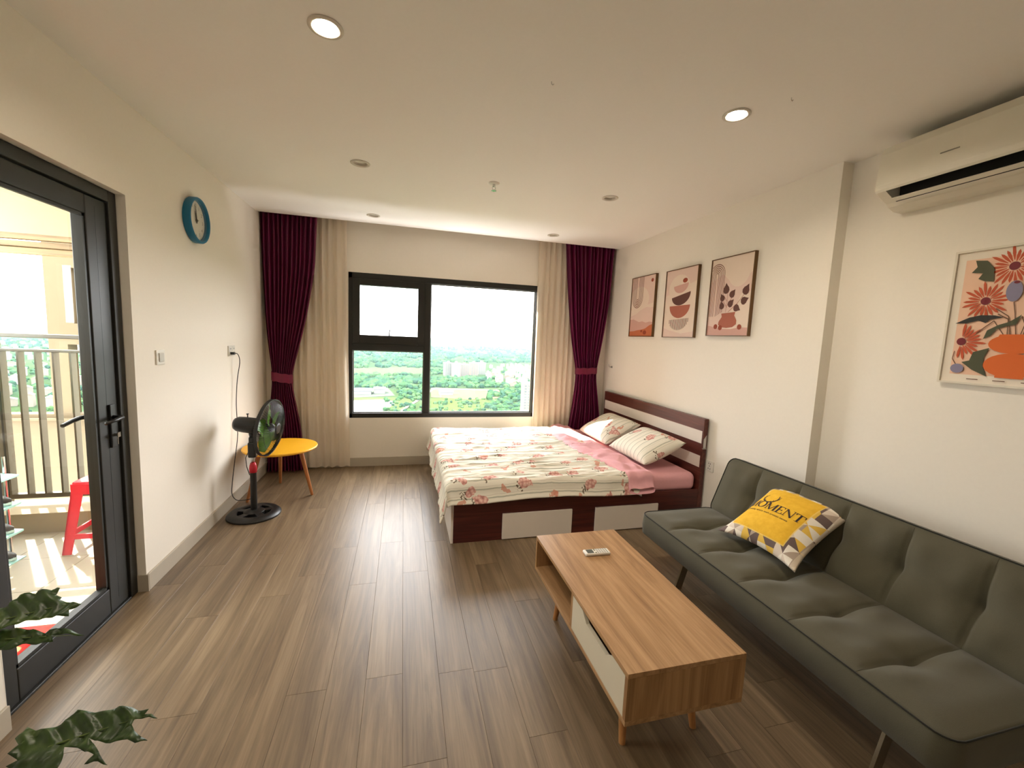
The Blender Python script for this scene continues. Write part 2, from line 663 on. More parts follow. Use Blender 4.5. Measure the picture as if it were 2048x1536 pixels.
hd.box((1.205, FY0-0.03, 1.435), (1.24, FY0-0.012, 1.46))
hd.bar((1.222, FY0-0.03, 1.445), (1.227, FY0-0.03, 1.535), 0.012, 0.014, (0, 1, 0))
hd.build('window_handle', M['black'], sash)
def pane(x0, x1, z0, z1, y):
    MB().add([(x0, y, z0), (x1, y, z0), (x1, y, z1), (x0, y, z1)], [(0, 1, 2, 3)]).build('pane', M['glass'], win)
pane(1.668, WX1-0.05, WZ0+fwid, WZ1-0.062, D+0.05)
pane(WX0+0.042, 1.600, WZ0+fwid, 1.30, D+0.05)
pane(g0, g1, h0, h1, D+0.03)
# grey glazing beads
mb = MB()
for (x0, x1, z0, z1) in ((1.668, WX1-0.05, WZ0+fwid, WZ1-0.062), (WX0+0.042, 1.600, WZ0+fwid, 1.30)):
    b = 0.010
    mb.box((x0, D+0.03, z0), (x0+b, D+0.048, z1))
    mb.box((x1-b, D+0.03, z0), (x1, D+0.048, z1))
    mb.box((x0, D+0.03, z0), (x1, D+0.048, z0+b))
    mb.box((x0, D+0.03, z1-b), (x1, D+0.048, z1))
mb.build('glazing_bead', plain('bead_grey', rgb(120, 118, 108), 0.5), win)

# ------------------------------------------------------------------ balcony door
dr = sthing('door_1', (-0.08, 0.5*(DY0+DY1), 0))
FX0, FX1 = -0.135, -0.04
mb = MB()
mb.box((FX0, DY1-0.062, 0), (FX1, DY1-0.004, DZ-0.004))
mb.box((FX0, DY0+0.004, 0), (FX1, DY0+0.06, DZ-0.004))
mb.box((FX0, DY0+0.06, DZ-0.06), (FX1, DY1-0.062, DZ-0.004))
mb.box((FX0, DY0+0.06, -0.01), (FX1, DY1-0.062, 0.012))
mb.build('door_frame', M['frame'], dr, bevel=0.004)
LX0, LX1 = -0.112, -0.052
ly0, ly1, lz0, lz1 = DY0+0.058, DY1-0.060, 0.011, DZ-0.064
gy0, gy1, gz0, gz1 = 1.985, 2.515, 0.145, 1.985
mb = MB()
mb.box((LX0, ly0, lz0), (LX1, gy0, lz1))
mb.box((LX0, gy1, lz0), (LX1, ly1, lz1))
mb.box((LX0, gy0, lz0), (LX1, gy1, gz0))
mb.box((LX0, gy0, gz1), (LX1, gy1, lz1))
leaf = mb.build('door_leaf', M['frame'], dr, bevel=0.005)
mb = MB()
mb.box((LX1-0.02, gy0, gz0), (LX1-0.006, gy0+0.014, gz1))
mb.box((LX1-0.02, gy1-0.014, gz0), (LX1-0.006, gy1, gz1))
mb.box((LX1-0.02, gy0, gz0), (LX1-0.006, gy1, gz0+0.014))
mb.box((LX1-0.02, gy0, gz1-0.014), (LX1-0.006, gy1, gz1))
mb.build('glazing_bead', M['frame'], leaf)
MB().add([(-0.085, gy0, gz0), (-0.085, gy1, gz0), (-0.085, gy1, gz1), (-0.085, gy0, gz1)], [(0, 1, 2, 3)]).build('pane', M['dglass'], dr)
HY = 2.60
hp = MB().box((LX1, HY-0.018, 0.86), (LX1+0.011, HY+0.018, 1.08)).build('handle_plate', M['black'], dr, bevel=0.003)
mb = MB()
mb.tube([(LX1+0.011, HY, 1.015), (LX1+0.05, HY, 1.015), (LX1+0.055, HY-0.01, 1.015), (LX1+0.055, HY-0.06, 1.012), (LX1+0.050, HY-0.125, 1.006)], [0.010, 0.010, 0.010, 0.009, 0.008], 10)
mb.build('lever', M['black'], hp, smooth=True)
mb = MB()
mb.tube([(LX1+0.011, HY, 0.925), (LX1+0.03, HY, 0.925)], 0.008, 10)
mb.box((LX1+0.03, HY-0.011, 0.913), (LX1+0.032, HY+0.011, 0.937))
mb.box((LX1+0.024, HY-0.003, 0.875), (LX1+0.026, HY+0.003, 0.915))
mb.build('key', M['chrome'], hp)
mb = MB()
mb.box((LX0-0.011, HY-0.018, 0.86), (LX0, HY+0.018, 1.08))
mb.tube([(LX0-0.011, HY, 1.015), (LX0-0.05, HY, 1.015), (LX0-0.055, HY-0.02, 1.015), (LX0-0.055, HY-0.07, 1.010), (LX0-0.052, HY-0.135, 1.0)], [0.011, 0.011, 0.011, 0.010, 0.009], 10)
mb.build('outer_lever', M['black'], dr)
MB().box((LX1, gy1+0.062, gz0-0.08), (LX1+0.0006, gy1+0.065, gz1+0.05)).build('groove', M['black'], leaf)

# ------------------------------------------------------------------ downlights and sprinkler
M['lamp_on'] = emit('lamp_glow', (1.0, 0.86, 0.68, 1), 240.0)
M['ring'] = plain('lamp_ring', rgb(216, 208, 194), 0.4, 0.02)
M['lampoff'] = plain('lamp_reflector', rgb(206, 198, 184), 0.35, 0.03)
for i, (lx, ly) in enumerate(LIGHTS):
    on = ly < 2.5
    row = i//2
    side = 'door' if lx < 2 else 'sofa and picture'
    lab = {0: 'lit round downlight glowing warm in the ceiling on the %s side' % side,
           1: 'unlit round downlight level with the sprinkler on the %s side' % side,
           2: 'unlit round downlight next to the curtains on the %s side' % side}[row]
    t = thing('downlight', lab, 'downlight', (lx, ly, H), 'ceiling downlights')
    mb = MB()
    mb.lathe([(LR-0.004, 0.004), (LR+0.010, 0.004), (0.062, -0.001), (0.062, -0.004), (0.056, -0.007), (LR, -0.006), (LR-0.006, 0.0), (LR-0.004, 0.004)], n=40, cap=False)
    mb.build('trim_ring', M['ring'], t, smooth=True, local=True)
    mb = MB()
    if on:
        mb.lathe([(LR, 0.002), (LR-0.002, 0.03), (LR-0.004, 0.032)], n=32, cap=False)
        mb.build('reflector', M['ring'], t, smooth=True, local=True)
        MB().lathe([(LR-0.004, 0.012), (LR-0.004, 0.016)], n=32).build('diffuser', M['lamp_on'], t, local=True)
    else:
        mb.lathe([(LR-0.001, 0.0), (0.036, 0.014), (0.035, 0.02)], n=32, cap=False)
        mb.build('reflector', M['lampoff'], t, smooth=True, local=True)
        MB().lathe([(0.036, 0.012), (0.036, 0.03)], n=32).build('diffuser', M['face'], t, local=True)
t = thing('sprinkler', 'small chrome fire sprinkler on a white rose in the ceiling', 'sprinkler', (1.99, 3.168, H))
MB().lathe([(0.040, 0.0), (0.040, -0.003), (0.030, -0.009), (0.012, -0.010)], n=28).build('rose', M['white'], t, smooth=True, local=True)
mb = MB()
mb.lathe([(0.010, -0.009), (0.010, -0.024), (0.006, -0.027)], n=14)
mb.tube([(0.009, 0, -0.024), (0.012, 0, -0.036), (0.004, 0, -0.048)], 0.0022, 6)
mb.tube([(-0.009, 0, -0.024), (-0.012, 0, -0.036), (-0.004, 0, -0.048)], 0.0022, 6)
mb.lathe([(0.005, -0.046), (0.005, -0.052)], n=10)
mb.build('nozzle', M['chrome'], t, local=True)
mb = MB()
mb.lathe([(0.018, -0.052), (0.018, -0.054)], n=16)
mb.build('deflector', M['chrome'], t, local=True)
for p, lab in (((3.013, 1.688), 'tiny bare screw hook in the ceiling near the sofa downlight'), ((1.976, 1.918), 'tiny bare screw hook in the ceiling between the lit downlights')):
    mb = MB()
    mb.tube([(p[0], p[1], H+0.001), (p[0], p[1], H-0.008), (p[0]+0.006, p[1], H-0.013), (p[0]+0.011, p[1], H-0.008)], 0.0018, 6)
    tag(mb.build('ceiling_hook', M['chrome']), lab, 'hook', 'ceiling hooks')

# ------------------------------------------------------------------ curtains
def curtain(name, label, mat, L, R, z0, z1, yc, amp, npl, group, tie=None, seed=0, nu=None, pw_=0.75):
    """L, R: tables z -> x of the two edges"""
    xm = 0.5*(interp(L, z0)+interp(R, z0))
    t = thing(name, label, 'curtain', (xm, yc, z0), group)
    rnd = random.Random(seed)
    ph = [rnd.uniform(-0.5, 0.5) for _ in range(npl+2)]
    nu = nu or npl*10
    nz = 70
    wide = interp(R, z1)-interp(L, z1)
    def fn(u, v):
        z = z0 + (z1-z0)*v
        l, r = sinterp(L, z), sinterp(R, z)
        sq = (r-l)/wide
        k = u*npl
        j = int(min(k, npl-1e-6))
        f = k-j
        p = ph[j]*(1-f)+ph[j+1]*f
        a = amp*(0.75+0.25*math.sin(3.1*j+seed))
        a *= 0.55+0.45*min(1.0, sq*1.2)
        x = l + (r-l)*(u + 0.010*math.sin(2*math.pi*u*3+seed))
        # soft bulge in the gathered part
        bul = 0.0
        if tie:
            bul = -0.02*math.exp(-((z-tie[0])/0.12)**2)*(1-(2*u-1)**2)
        w_ = math.sin(2*math.pi*k + 0.6*p + 0.25*math.sin(z*4+j))
        w_ = math.copysign(abs(w_)**pw_, w_)
        y = yc + a*w_ + bul
        zz = z + (0.006*math.sin(5.1*k+seed) if v == 0 else 0)
        return (x, y, zz)
    MB().grid(fn, nu, nz).build('panel', mat, t, smooth=True)
    if tie:
        zt, hw, y_ = tie
        l, r = sinterp(L, zt)-0.006, sinterp(R, zt)+0.006
        cx, hx = 0.5*(l+r), 0.5*(r-l)
        mb = MB()
        N = 40
        def tf(u, v):
            a = 2*math.pi*u
            x = cx + hx*math.copysign(abs(math.cos(a))**0.8, math.cos(a))
            y = yc + (amp+0.012)*math.sin(a)*1.05 - 0.006
            z = zt + hw*(v*2-1) - 0.03*((x-cx)/hx)*y_ + 0.004*math.sin(9*a)
            return (x, y, z)
        mb.grid(tf, N, 4)
        mb.build('tieback', M['tie'], t, smooth=True)
    return t

PL_L = [(0.0, 0.016), (0.6, 0.05), (0.95, 0.085), (1.05, 0.088), (1.34, 0.055), (1.6, 0.035), (2.1, 0.015), (2.7, 0.008)]
PL_R = [(0.0, 0.385), (0.5, 0.345), (0.95, 0.262), (1.05, 0.272), (1.34, 0.346), (1.6, 0.410), (2.1, 0.492), (2.7, 0.522)]
curtain('drape', 'purple satin drape tied back beside the left wall and yellow table', M['purple'], PL_L, PL_R, 0.012, 2.70, 4.795, 0.036, 12, 'purple drapes', (1.0, 0.045, 0.5), 3)
PR_L = [(0.0, 3.31), (0.4, 3.349), (0.8, 3.40), (1.10, 3.418), (1.18, 3.402), (1.5, 3.334), (1.98, 3.268), (2.7, 3.188)]
PR_R = [(0.0, 3.775), (0.59, 3.76), (1.10, 3.672), (1.18, 3.684), (1.52, 3.738), (2.0, 3.80), (2.7, 3.826)]
curtain('drape', 'purple satin drape tied back at the head of the bed', M['purple'], PR_L, PR_R, 0.012, 2.70, 4.795, 0.036, 12, 'purple drapes', (1.14, 0.038, -0.2), 5)
curtain('sheer_curtain', 'cream sheer curtain between the yellow table and the window', M['sheer'], [(0, 0.06), (2.7, 0.06)], [(0, 0.820), (2.0, 0.79), (2.7, 0.786)], 0.018, 2.70, 4.866, 0.019, 10, 'sheer curtains', None, 9, None, 1.1)
curtain('sheer_curtain', 'cream sheer curtain by the window above the far side of the bed', M['sheer'], [(0, 2.915), (2.7, 2.893)], [(0, 3.62), (2.7, 3.6)], 0.018, 2.70, 4.866, 0.019, 10, 'sheer curtains', None, 12, None, 1.1)
# the little wall hook that takes the right tieback
mb = MB()
mb.tube([(W, 4.70, 1.20), (W-0.03, 4.70, 1.20), (W-0.045, 4.70, 1.215), (W-0.05, 4.70, 1.23)], 0.005, 8)
mb.lathe([(0.014, 0), (0.014, 0.004)], n=16, M=Matrix.Translation((W, 4.70, 1.20)) @ Matrix.Rotation(-math.pi/2, 4, 'Y'))
tag(mb.build('tieback_hook', M['chrome'], smooth=True), 'small chrome tieback hook on the wall above the headboard', 'hook')
# curtain rail inside the slot
tag(MB().box((0.01, 4.775, 2.70), (W-0.01, 4.81, 2.742)).build('curtain_rail', M['white']), 'white curtain rail carrying the purple drapes in the ceiling slot', 'curtain rail')
tag(MB().box((0.01, 4.85, 2.70), (W-0.01, 4.88, 2.742)).build('curtain_rail', M['white']), 'white curtain rail carrying the cream sheers in the ceiling slot', 'curtain rail')

# ------------------------------------------------------------------ wall clock
def text_mesh(s, size, extrude=0.0):
    cu = bpy.data.curves.new('t', 'FONT')
    cu.body = s
    cu.size = size
    cu.align_x = 'CENTER'
    cu.align_y = 'CENTER'
    cu.resolution_u = 3
    ob = bpy.data.objects.new('t', cu)
    COL.objects.link(ob)
    dg = bpy.context.evaluated_depsgraph_get()
    me = ob.evaluated_get(dg).to_mesh()
    vs = [v.co.copy() for v in me.vertices]
    fs = [list(p.vertices) for p in me.polygons]
    ob.evaluated_get(dg).to_mesh_clear()
    bpy.data.objects.remove(ob)
    bpy.data.curves.remove(cu)
    return vs, fs
CK = Vector((0, 3.432, 2.192))
t = thing('wall_clock', 'round blue-rimmed wall clock with white face on the left wall', 'clock', CK)
# local: face plane is y/z, outward is +x ; seen from the room, right is +y
MX = Matrix(((0, 0, 1, 0), (1, 0, 0, 0), (0, 1, 0, 0), (0, 0, 0, 1)))   # local x->y, y->z, z->x
CR = 0.148
mb = MB()
mb.lathe([(CR-0.004, 0.0), (CR, 0.006), (CR, 0.040), (CR-0.004, 0.046), (CR-0.010, 0.047), (CR-0.016, 0.044), (CR-0.020, 0.016)], n=56, M=MX, cap=False)
mb.build('rim', M['blue'], t, smooth=True, local=True)
MB().lathe([(CR-0.006, 0.002), (CR-0.006, 0.016)], n=56, M=MX).build('face', M['face'], t, local=True)
mb = MB()
for h in range(1, 13):
    a = math.radians(90-30*h)
    vs, fs = text_mesh(str(h), 0.030)
    mb.add([MX @ (v+Vector((0.098*math.cos(a), 0.098*math.sin(a), 0.0166))) for v in vs], fs)
for k in range(60):
    a = math.radians(6*k)
    c_, s_ = math.cos(a), math.sin(a)
    r0, r1, hw = (0.117, 0.124, 0.0012) if k % 5 == 0 else (0.120, 0.124, 0.0006)
    mb.add([MX @ Vector((r*c_-q*s_, r*s_+q*c_, 0.0166)) for r, q in ((r0, -hw), (r1, -hw), (r1, hw), (r0, hw))], [(0, 1, 2, 3)])
mb.build('numerals', M['ink'], t, local=True, flip=False)
def hand(name, ang, L, w_, z, mat):
    a = math.radians(90-ang)
    c_, s_ = math.cos(a), math.sin(a)
    mb = MB()
    mb.prism([(-0.018, -w_), (L*0.7, -w_), (L, 0), (L*0.7, w_), (-0.018, w_)], lambda u, v, d: MX @ Vector((u*c_-v*s_, u*s_+v*c_, d)), z, z+0.0015)
    mb.build(name, mat, t, local=True)
hand('hour_hand', 345, 0.060, 0.005, 0.020, M['ink'])
hand('minute_hand', 352, 0.092, 0.0035, 0.0225, M['ink'])
hand('second_hand', 75, 0.03, 0.001, 0.025, M['ink'])
MB().lathe([(0.008, 0.018), (0.008, 0.027)], n=16, M=MX).build('hub', M['ink'], t, local=True)
gl = MB().add([MX @ Vector(((CR-0.018)*math.cos(k*math.pi/24), (CR-0.018)*math.sin(k*math.pi/24), 0.036)) for k in range(48)], [tuple(range(48))]).build('cover_glass', M['glass'], t, local=True)

# ------------------------------------------------------------------ switches and sockets
M['slot'] = plain('socket_slot', rgb(40, 36, 32), 0.6)
t = thing('light_switch', 'square white light switch with grey rocker beside the door', 'light switch', (0, 2.955, 1.30))
MB().box((0, -0.043, -0.043), (0.008, 0.043, 0.043)).build('plate', M['white'], t, bevel=0.003, local=True)
MB().box((0.007, -0.024, -0.026), (0.013, 0.024, 0.026)).build('rocker', plain('grey_rocker', rgb(200, 196, 186), 0.4), t, bevel=0.003, local=True)
t = thing('wall_socket', 'double white wall socket above the fan with its plug', 'socket', (0, 4.0, 1.297))
MB().box((0, -0.066, -0.043), (0.008, 0.066, 0.043)).build('plate', M['white'], t, bevel=0.003, local=True)
for dy in (-0.033, 0.033):
    q = MB().box((0.007, dy-0.029, -0.035), (0.0105, dy+0.029, 0.035)).build('socket_face', M['white'], t, bevel=0.002, local=True)
    mb = MB()
    for a, b in ((-0.009, 0.018), (0.009, 0.018), (-0.009, -0.012), (0.009, -0.012)):
        mb.box((0.0104, dy+a-0.002, b-0.006), (0.011, dy+a+0.002, b+0.006))
    mb.build('pin_hole', M['slot'], q, local=True)
t = thing('wall_socket', 'single white wall socket between the headboard and the sofa', 'socket', (W, 2.915, 0.514))
MB().box((-0.009, -0.043, -0.043), (0, 0.043, 0.043)).build('plate', M['white'], t, bevel=0.003, local=True)
mb = MB()
for a, b in ((-0.010, 0.022), (0.010, 0.022), (0, 0.002), (-0.011, -0.020), (0.011, -0.020)):
    mb.box((-0.0097, a-0.0025, b-0.006), (-0.0089, a+0.0025, b+0.006))
mb.build('pin_hole', M['slot'], t, local=True)

# ------------------------------------------------------------------ standing fan
FB = Vector((0.232, 3.71, 0))
fan = thing('standing_fan', 'black standing fan with green blades in front of the yellow table', 'fan', FB)
mb = MB()
# base: ring, hub plate and five webs with openings between
BR = 0.192
mb.lathe([(0.118, 0.006), (0.118, 0.028), (0.135, 0.034), (BR-0.02, 0.030), (BR, 0.012), (BR, 0.0), (BR-0.01, 0.0), (0.118, 0.006)], n=56, cap=False)
mb.lathe([(0.075, 0.004), (0.075, 0.034), (0.045, 0.046), (0.028, 0.050)], n=40)
for k in range(5):
    a = math.radians(20+72*k)
    mb.bar((0.06*math.cos(a), 0.06*math.sin(a), 0.022), (0.13*math.cos(a), 0.13*math.sin(a), 0.020), 0.05, 0.022)
mb.lathe([(BR-0.01, 0.0), (BR-0.01, 0.006)], n=40)
mb.build('base', M['black'], fan, local=True, bevel=0.002)
MB().lathe([(0.024, 0.045), (0.0225, 0.36)], n=24).build('pole', M['black'], fan, local=True, smooth=False)
MB().lathe([(0.027, 0.352), (0.0275, 0.385), (0.024, 0.41), (0.018, 0.43)], n=24).build('collar', M['red'], fan, local=True, smooth=True)
MB().lathe([(0.0125, 0.42), (0.0125, 0.50)], n=18).build('inner_tube', M['chrome'], fan, local=True, smooth=True)
mb = MB()
mb.box((-0.028, -0.032, 0.475), (0.03, 0.032, 0.60))
mb.box((-0.022, -0.026, 0.59), (0.020, 0.026, 0.645))
mb.build('control_box', M['black'], fan, local=True, bevel=0.012, seg=3)
mb = MB()
for k in range(4):
    mb.box((0.029, -0.026+k*0.014, 0.53), (0.036, -0.016+k*0.014, 0.545))
mb.build('button', M['red'], fan, local=True)
fn_ = Vector((0.975, -0.16, -0.10)).normalized()
FC = Vector((0.130, -0.02, 0.716))       # grille centre, local
ux = Vector((0, 0, 1)).cross(fn_).normalized()
uy = fn_.cross(ux)
MF = Matrix((ux, uy, fn_)).transposed().to_4x4()
MF.translation = FC
mb = MB()
mb.tube([(0.0, 0, 0.63), (-0.005, 0.0, 0.67)], [0.018, 0.02], 12)
mb.build('neck', M['black'], fan, local=True)
motor = MB().lathe([(0.020, -0.262), (0.045, -0.258), (0.058, -0.235), (0.062, -0.19), (0.062, -0.11), (0.055, -0.085), (0.03, -0.06)], n=32, M=MF)
motor = motor.build('motor_housing', M['black'], fan, local=True, smooth=True)
kp = MF @ Vector((0, 0.061, -0.17))
MB().tube([kp, kp+Vector((0, 0, 0.022)), kp+Vector((0, 0, 0.024)), kp+Vector((0, 0, 0.030))], [0.004, 0.004, 0.009, 0.009], 10).build('knob', M['black'], fan, local=True)
GR = 0.222
def ring(r, z, rad, n=56):
    return [MF @ Vector((r*math.cos(2*math.pi*k/n), r*math.sin(2*math.pi*k/n), z)) for k in range(n)]
mb = MB()
mb.lathe([(GR-0.004, -0.012), (GR+0.004, -0.012), (GR+0.004, 0.012), (GR-0.004, 0.012), (GR-0.004, -0.012)], n=64, M=MF, cap=False)
mb.build('grille_rim', M['black'], fan, local=True, smooth=False)
M['wire'] = plain('grille_wire', rgb(34, 36, 34), 0.35, 0.05)
def cage(name, zs, hub_r):
    mb = MB()
    nw = 72
    for k in range(nw):
        a = 2*math.pi*k/nw
        pts = []
        for q in range(7):
            r = hub_r + (GR-hub_r)*q/6
            tw = 0.10*math.sin(math.pi*q/6)
            z = zs*(1-(r/GR)**2.4)**0.6 if r < GR else 0.0
            pts.append(MF @ Vector((r*math.cos(a+tw), r*math.sin(a+tw), z)))
        mb.tube(pts, 0.0012, 3, cap=False)
    for rr in (0.5, 0.78):
        r = GR*rr
        mb.tube(ring(r, zs*(1-rr**2.4)**0.6, 0.0011), 0.0012, 4, closed=True)
    return mb.build(name, M['wire'], fan, local=True)
cage('front_grille', 0.062, 0.040)
cage('back_grille', -0.062, 0.058)
MB().lathe([(0.042, 0.058), (0.042, 0.064), (0.03, 0.067)], n=28, M=MF).build('grille_badge', M['black'], fan, local=True)
mbld = NT('green_blade', 0.25, 0.5)
mbld.color(rgb(84, 128, 40))
mbld.b.inputs['Alpha'].default_value = 1.0
M['blade'] = mbld.m
for k in range(5):
    a0 = 2*math.pi*k/5+0.35
    def bf(u, v):
        r = 0.03 + 0.165*u
        wd = (0.35 + 0.75*math.sin(math.pi*min(1, u*0.9+0.12)))*0.075
        off = 0.03*u
        q = (v-0.5)*2
        ang = a0 + (off + q*wd*(1 - 0.55*max(0, u-0.75)*4*abs(q)))/max(r, 0.05)*0.9
        return MF @ Vector((r*math.cos(ang), r*math.sin(ang), 0.018*q - 0.005))
    mb = MB().grid(bf, 10, 6)
    o = mb.build('blade', M['blade'], fan, local=True, smooth=True)
MB().lathe([(0.032, -0.05), (0.034, 0.02), (0.02, 0.035)], n=24, M=MF).build('blade_hub', M['black'], fan, local=True, smooth=True)
# power cord, plug at the wall socket, sagging to the baseboard and up to the pole
pts = []
raw = [(0.028, 3.975, 1.275), (0.05, 4.0, 1.27), (0.052, 4.03, 1.20), (0.03, 4.03, 1.05), (0.028, 4.0, 0.85), (0.035, 3.99, 0.60), (0.03, 3.93, 0.40),
       (0.03, 3.86, 0.22), (0.04, 3.82, 0.14), (0.08, 3.79, 0.10), (0.14, 3.76, 0.105), (0.20, 3.73, 0.125)]
for i in range(len(raw)-1):
    p0, p1, p2, p3 = [Vector(raw[max(0, min(len(raw)-1, j))]) for j in (i-1, i, i+1, i+2)]
    for s in range(5):
        q = s/5
        pts.append(0.5*((2*p1)+(-p0+p2)*q+(2*p0-5*p1+4*p2-p3)*q*q+(-p0+3*p1-3*p2+p3)*q**3))
pts.append(Vector(raw[-1]))
cord = MB().tube(pts, 0.0032, 6).build('power_cord', M['black'], fan, smooth=True)
MB().box((0.0115, 3.952, 1.268), (0.04, 3.982, 1.288)).build('plug', M['black'], cord, bevel=0.003)
mb = MB()
mb.tube([FB+Vector((-0.03, 0, 0.52)), FB+Vector((-0.05, 0, 0.47)), FB+Vector((-0.045, 0, 0.40)), FB+Vector((-0.026, 0, 0.33))], 0.003, 6)
mb.build('short_cable', M['black'], fan, smooth=True)

# ------------------------------------------------------------------ yellow side table
TC = Vector((0.325, 4.13, 0))
t = thing('side_table', 'round yellow side table on three wooden legs before the curtains', 'table', TC)
MB().lathe([(0.288, 0.432), (0.298, 0.438), (0.300, 0.446), (0.296, 0.452), (0.29, 0.453)], n=64).build('table_top', M['yellow'], t, local=True, bevel=0.0)
for bx, by in ((0.093, 3.985), (0.232, 4.45), (0.588, 4.085)):
    b = Vector((bx, by, 0))-TC
    tp = Vector((b.x*0.62, b.y*0.62, 0.434))
    mb = MB().tube([b, b.lerp(tp, 0.02), b.lerp(tp, 0.9), tp], [0.010, 0.012, 0.019, 0.019], 14)
    mb.build('leg', M['tableleg'], t, local=True, smooth=False)

# ------------------------------------------------------------------ bed
BX0, BX1, BY0, BY1 = 1.722, 3.79, 2.965, 4.73
bed = thing('bed', 'dark mahogany bed frame with striped headboard and white drawers', 'bed', (2.75, 3.85, 0))
MB().box((BX0+0.018, BY0, 0.0), (BX1, BY0+0.02, 0.30)).build('side_panel', M['mahog'], bed, bevel=0.0015)
MB().box((BX0+0.018, BY1-0.02, 0.0), (BX1, BY1, 0.30)).build('side_panel', M['mahog'], bed, bevel=0.0015)
MB().box((BX0, BY0+0.001, 0.0), (BX0+0.018, BY1, 0.30)).build('foot_panel', M['bedwhite'], bed, bevel=0.0015)
MB().box((BX0+0.018, BY0+0.02, 0.24), (BX1, BY1-0.02, 0.275)).build('slat_base', M['mahog'], bed)
for x0, x1 in ((2.102, 2.655), (2.852, 3.41)):
    MB().box((x0, BY0-0.012, 0.008), (x1, BY0+0.002, 0.204)).build('drawer', M['bedwhite'], bed, bevel=0.0015)
HY0, HY1 = 2.962, 4.74
hb = MB().box((BX1, HY0, 0.0), (W-0.013, HY1, 0.485)).build('headboard', M['mahogy'], bed, bevel=0.0015)
zs = [(0.485, 0.585, 'bedwhite'), (0.585, 0.69, 'mahogy'), (0.69, 0.795, 'bedwhite'), (0.795, 0.90, 'mahogy')]
for a, b, mm in zs:
    MB().box((BX1+(0.001 if mm == 'bedwhite' else 0), HY0+0.018, a), (W-0.014, HY1-0.018, b)).build('headboard_stripe', M[mm], hb, bevel=0.001)
for y0 in (HY0, HY1-0.018):
    MB().box((BX1, y0, 0.485), (W-0.013, y0+0.018, 0.90)).build('headboard_edge', M['mahogy'], hb, bevel=0.0015)
mb = MB()
mb.box((BX1+0.004, HY0-0.003, 0.655), (BX1+0.03, HY0, 0.73))
mb.prism([(BX1+0.004, 0.73), (BX1+0.03, 0.73), (BX1+0.03, 0.765)], lambda u, v, d: (u, d, v), HY0-0.003, HY0)
mb.box((BX1-0.004, HY0-0.012, 0.650), (BX1+0.034, HY0, 0.655))
mb.build('bracket', M['chrome'], hb)
# mattress in its pink fitted sheet
MT = 0.435
tag(MB().box((1.752, 2.985, 0.276), (3.782, 4.715, MT)).build('mattress', M['pink'], bevel=0.055, seg=5), 'mattress in a pink fitted sheet on the mahogany bed', 'mattress')

def nz(x, y, z=0.0):
    return noise.noise(Vector((x, y, z)))
# duvet
DX0, DXE = 1.690, 3.22      # foot edge and head edge
DY_0, DY_1 = 2.955, 4.725
RR = 0.055
def drop(a, hang, flare=0.03):
    """a = arc length inwards from the hem; returns outward offset and drop"""
    s = a - hang
    if s < 0:
        return -RR - flare*(s/hang)**2*1.0, RR + (-s)
    if s < RR*math.pi/2:
        th = s/RR
        return -RR*math.cos(th), RR*(1-math.sin(th))
    return (s-RR*math.pi/2), 0.0
HANGX, HANGN, HANGF = 0.145, 0.085, 0.06
LXT = HANGX + RR*math.pi/2 + (DXE-(DX0+RR-0.02))
YW = DY_1-DY_0-2*RR+0.04
LYT = HANGN + HANGF + RR*math.pi + YW
ZT = MT+0.028
def duvet(u, v):
    a = u*LXT
    b = v*LYT
    ox, dx = drop(a, HANGX)
    x = DX0+RR-0.02 + ox
    if b < LYT/2:
        oy, dy = drop(b, HANGN + 0.012*math.sin(a*5.0))
        y = DY_0+RR-0.02 + oy
    else:
        oy, dy = drop(LYT-b, HANGF)
        y = DY_1-RR+0.02 - oy
    z = ZT - dx - dy*(1.0 if dx < 0.02 else 0.55)
    top = smooth01(1-(dx+dy)/0.06)
    # long wrinkles running towards the head, like quilting pulled along the bed
    wv = nz(x*0.9, y*3.0, 7.7)*0.014
    for fx, fy, am, of in ((1.3, 9.0, 0.016, 1.3), (2.2, 15.0, 0.012, 4.1), (3.4, 24.0, 0.007, 6.6)):
        wv += am*(1-abs(nz(x*fx+0.5*y, y*fy-0.7*x, of))*2.2)**3*0.7
    z += wv*(0.35+0.65*top)
    if dx > 0.03:
        k = smooth01((dx-0.03)/0.12)
        x += (nz(y*7.0, 2.2, z*2)*0.016 + nz(y*15.0, 5.2, 0)*0.010)*k
    if dy > 0.03:
        k = smooth01((dy-0.03)/0.08)
        y += (nz(x*6.0, 8.2, z*2)*0.010)*k
    # headward edge rolls down on the mattress
    e = (LXT-a)/0.05
    if e < 1:
        z -= 0.022*(1-e)**2
    z = max(z, MT+0.004) if (dx < 0.001 and dy < 0.001) else z
    return (x, y, z)
dv = MB().grid(duvet, 190, 210, lambda u, v: (u*LXT, v*LYT))
dv = dv.build('duvet', M['floral'], smooth=True, flip=True)
so = dv.modifiers.new('thick', 'SOLIDIFY')
so.thickness = 0.012
so.offset = -1
tag(dv, 'cream floral duvet with pink roses spread over the bed', 'duvet')
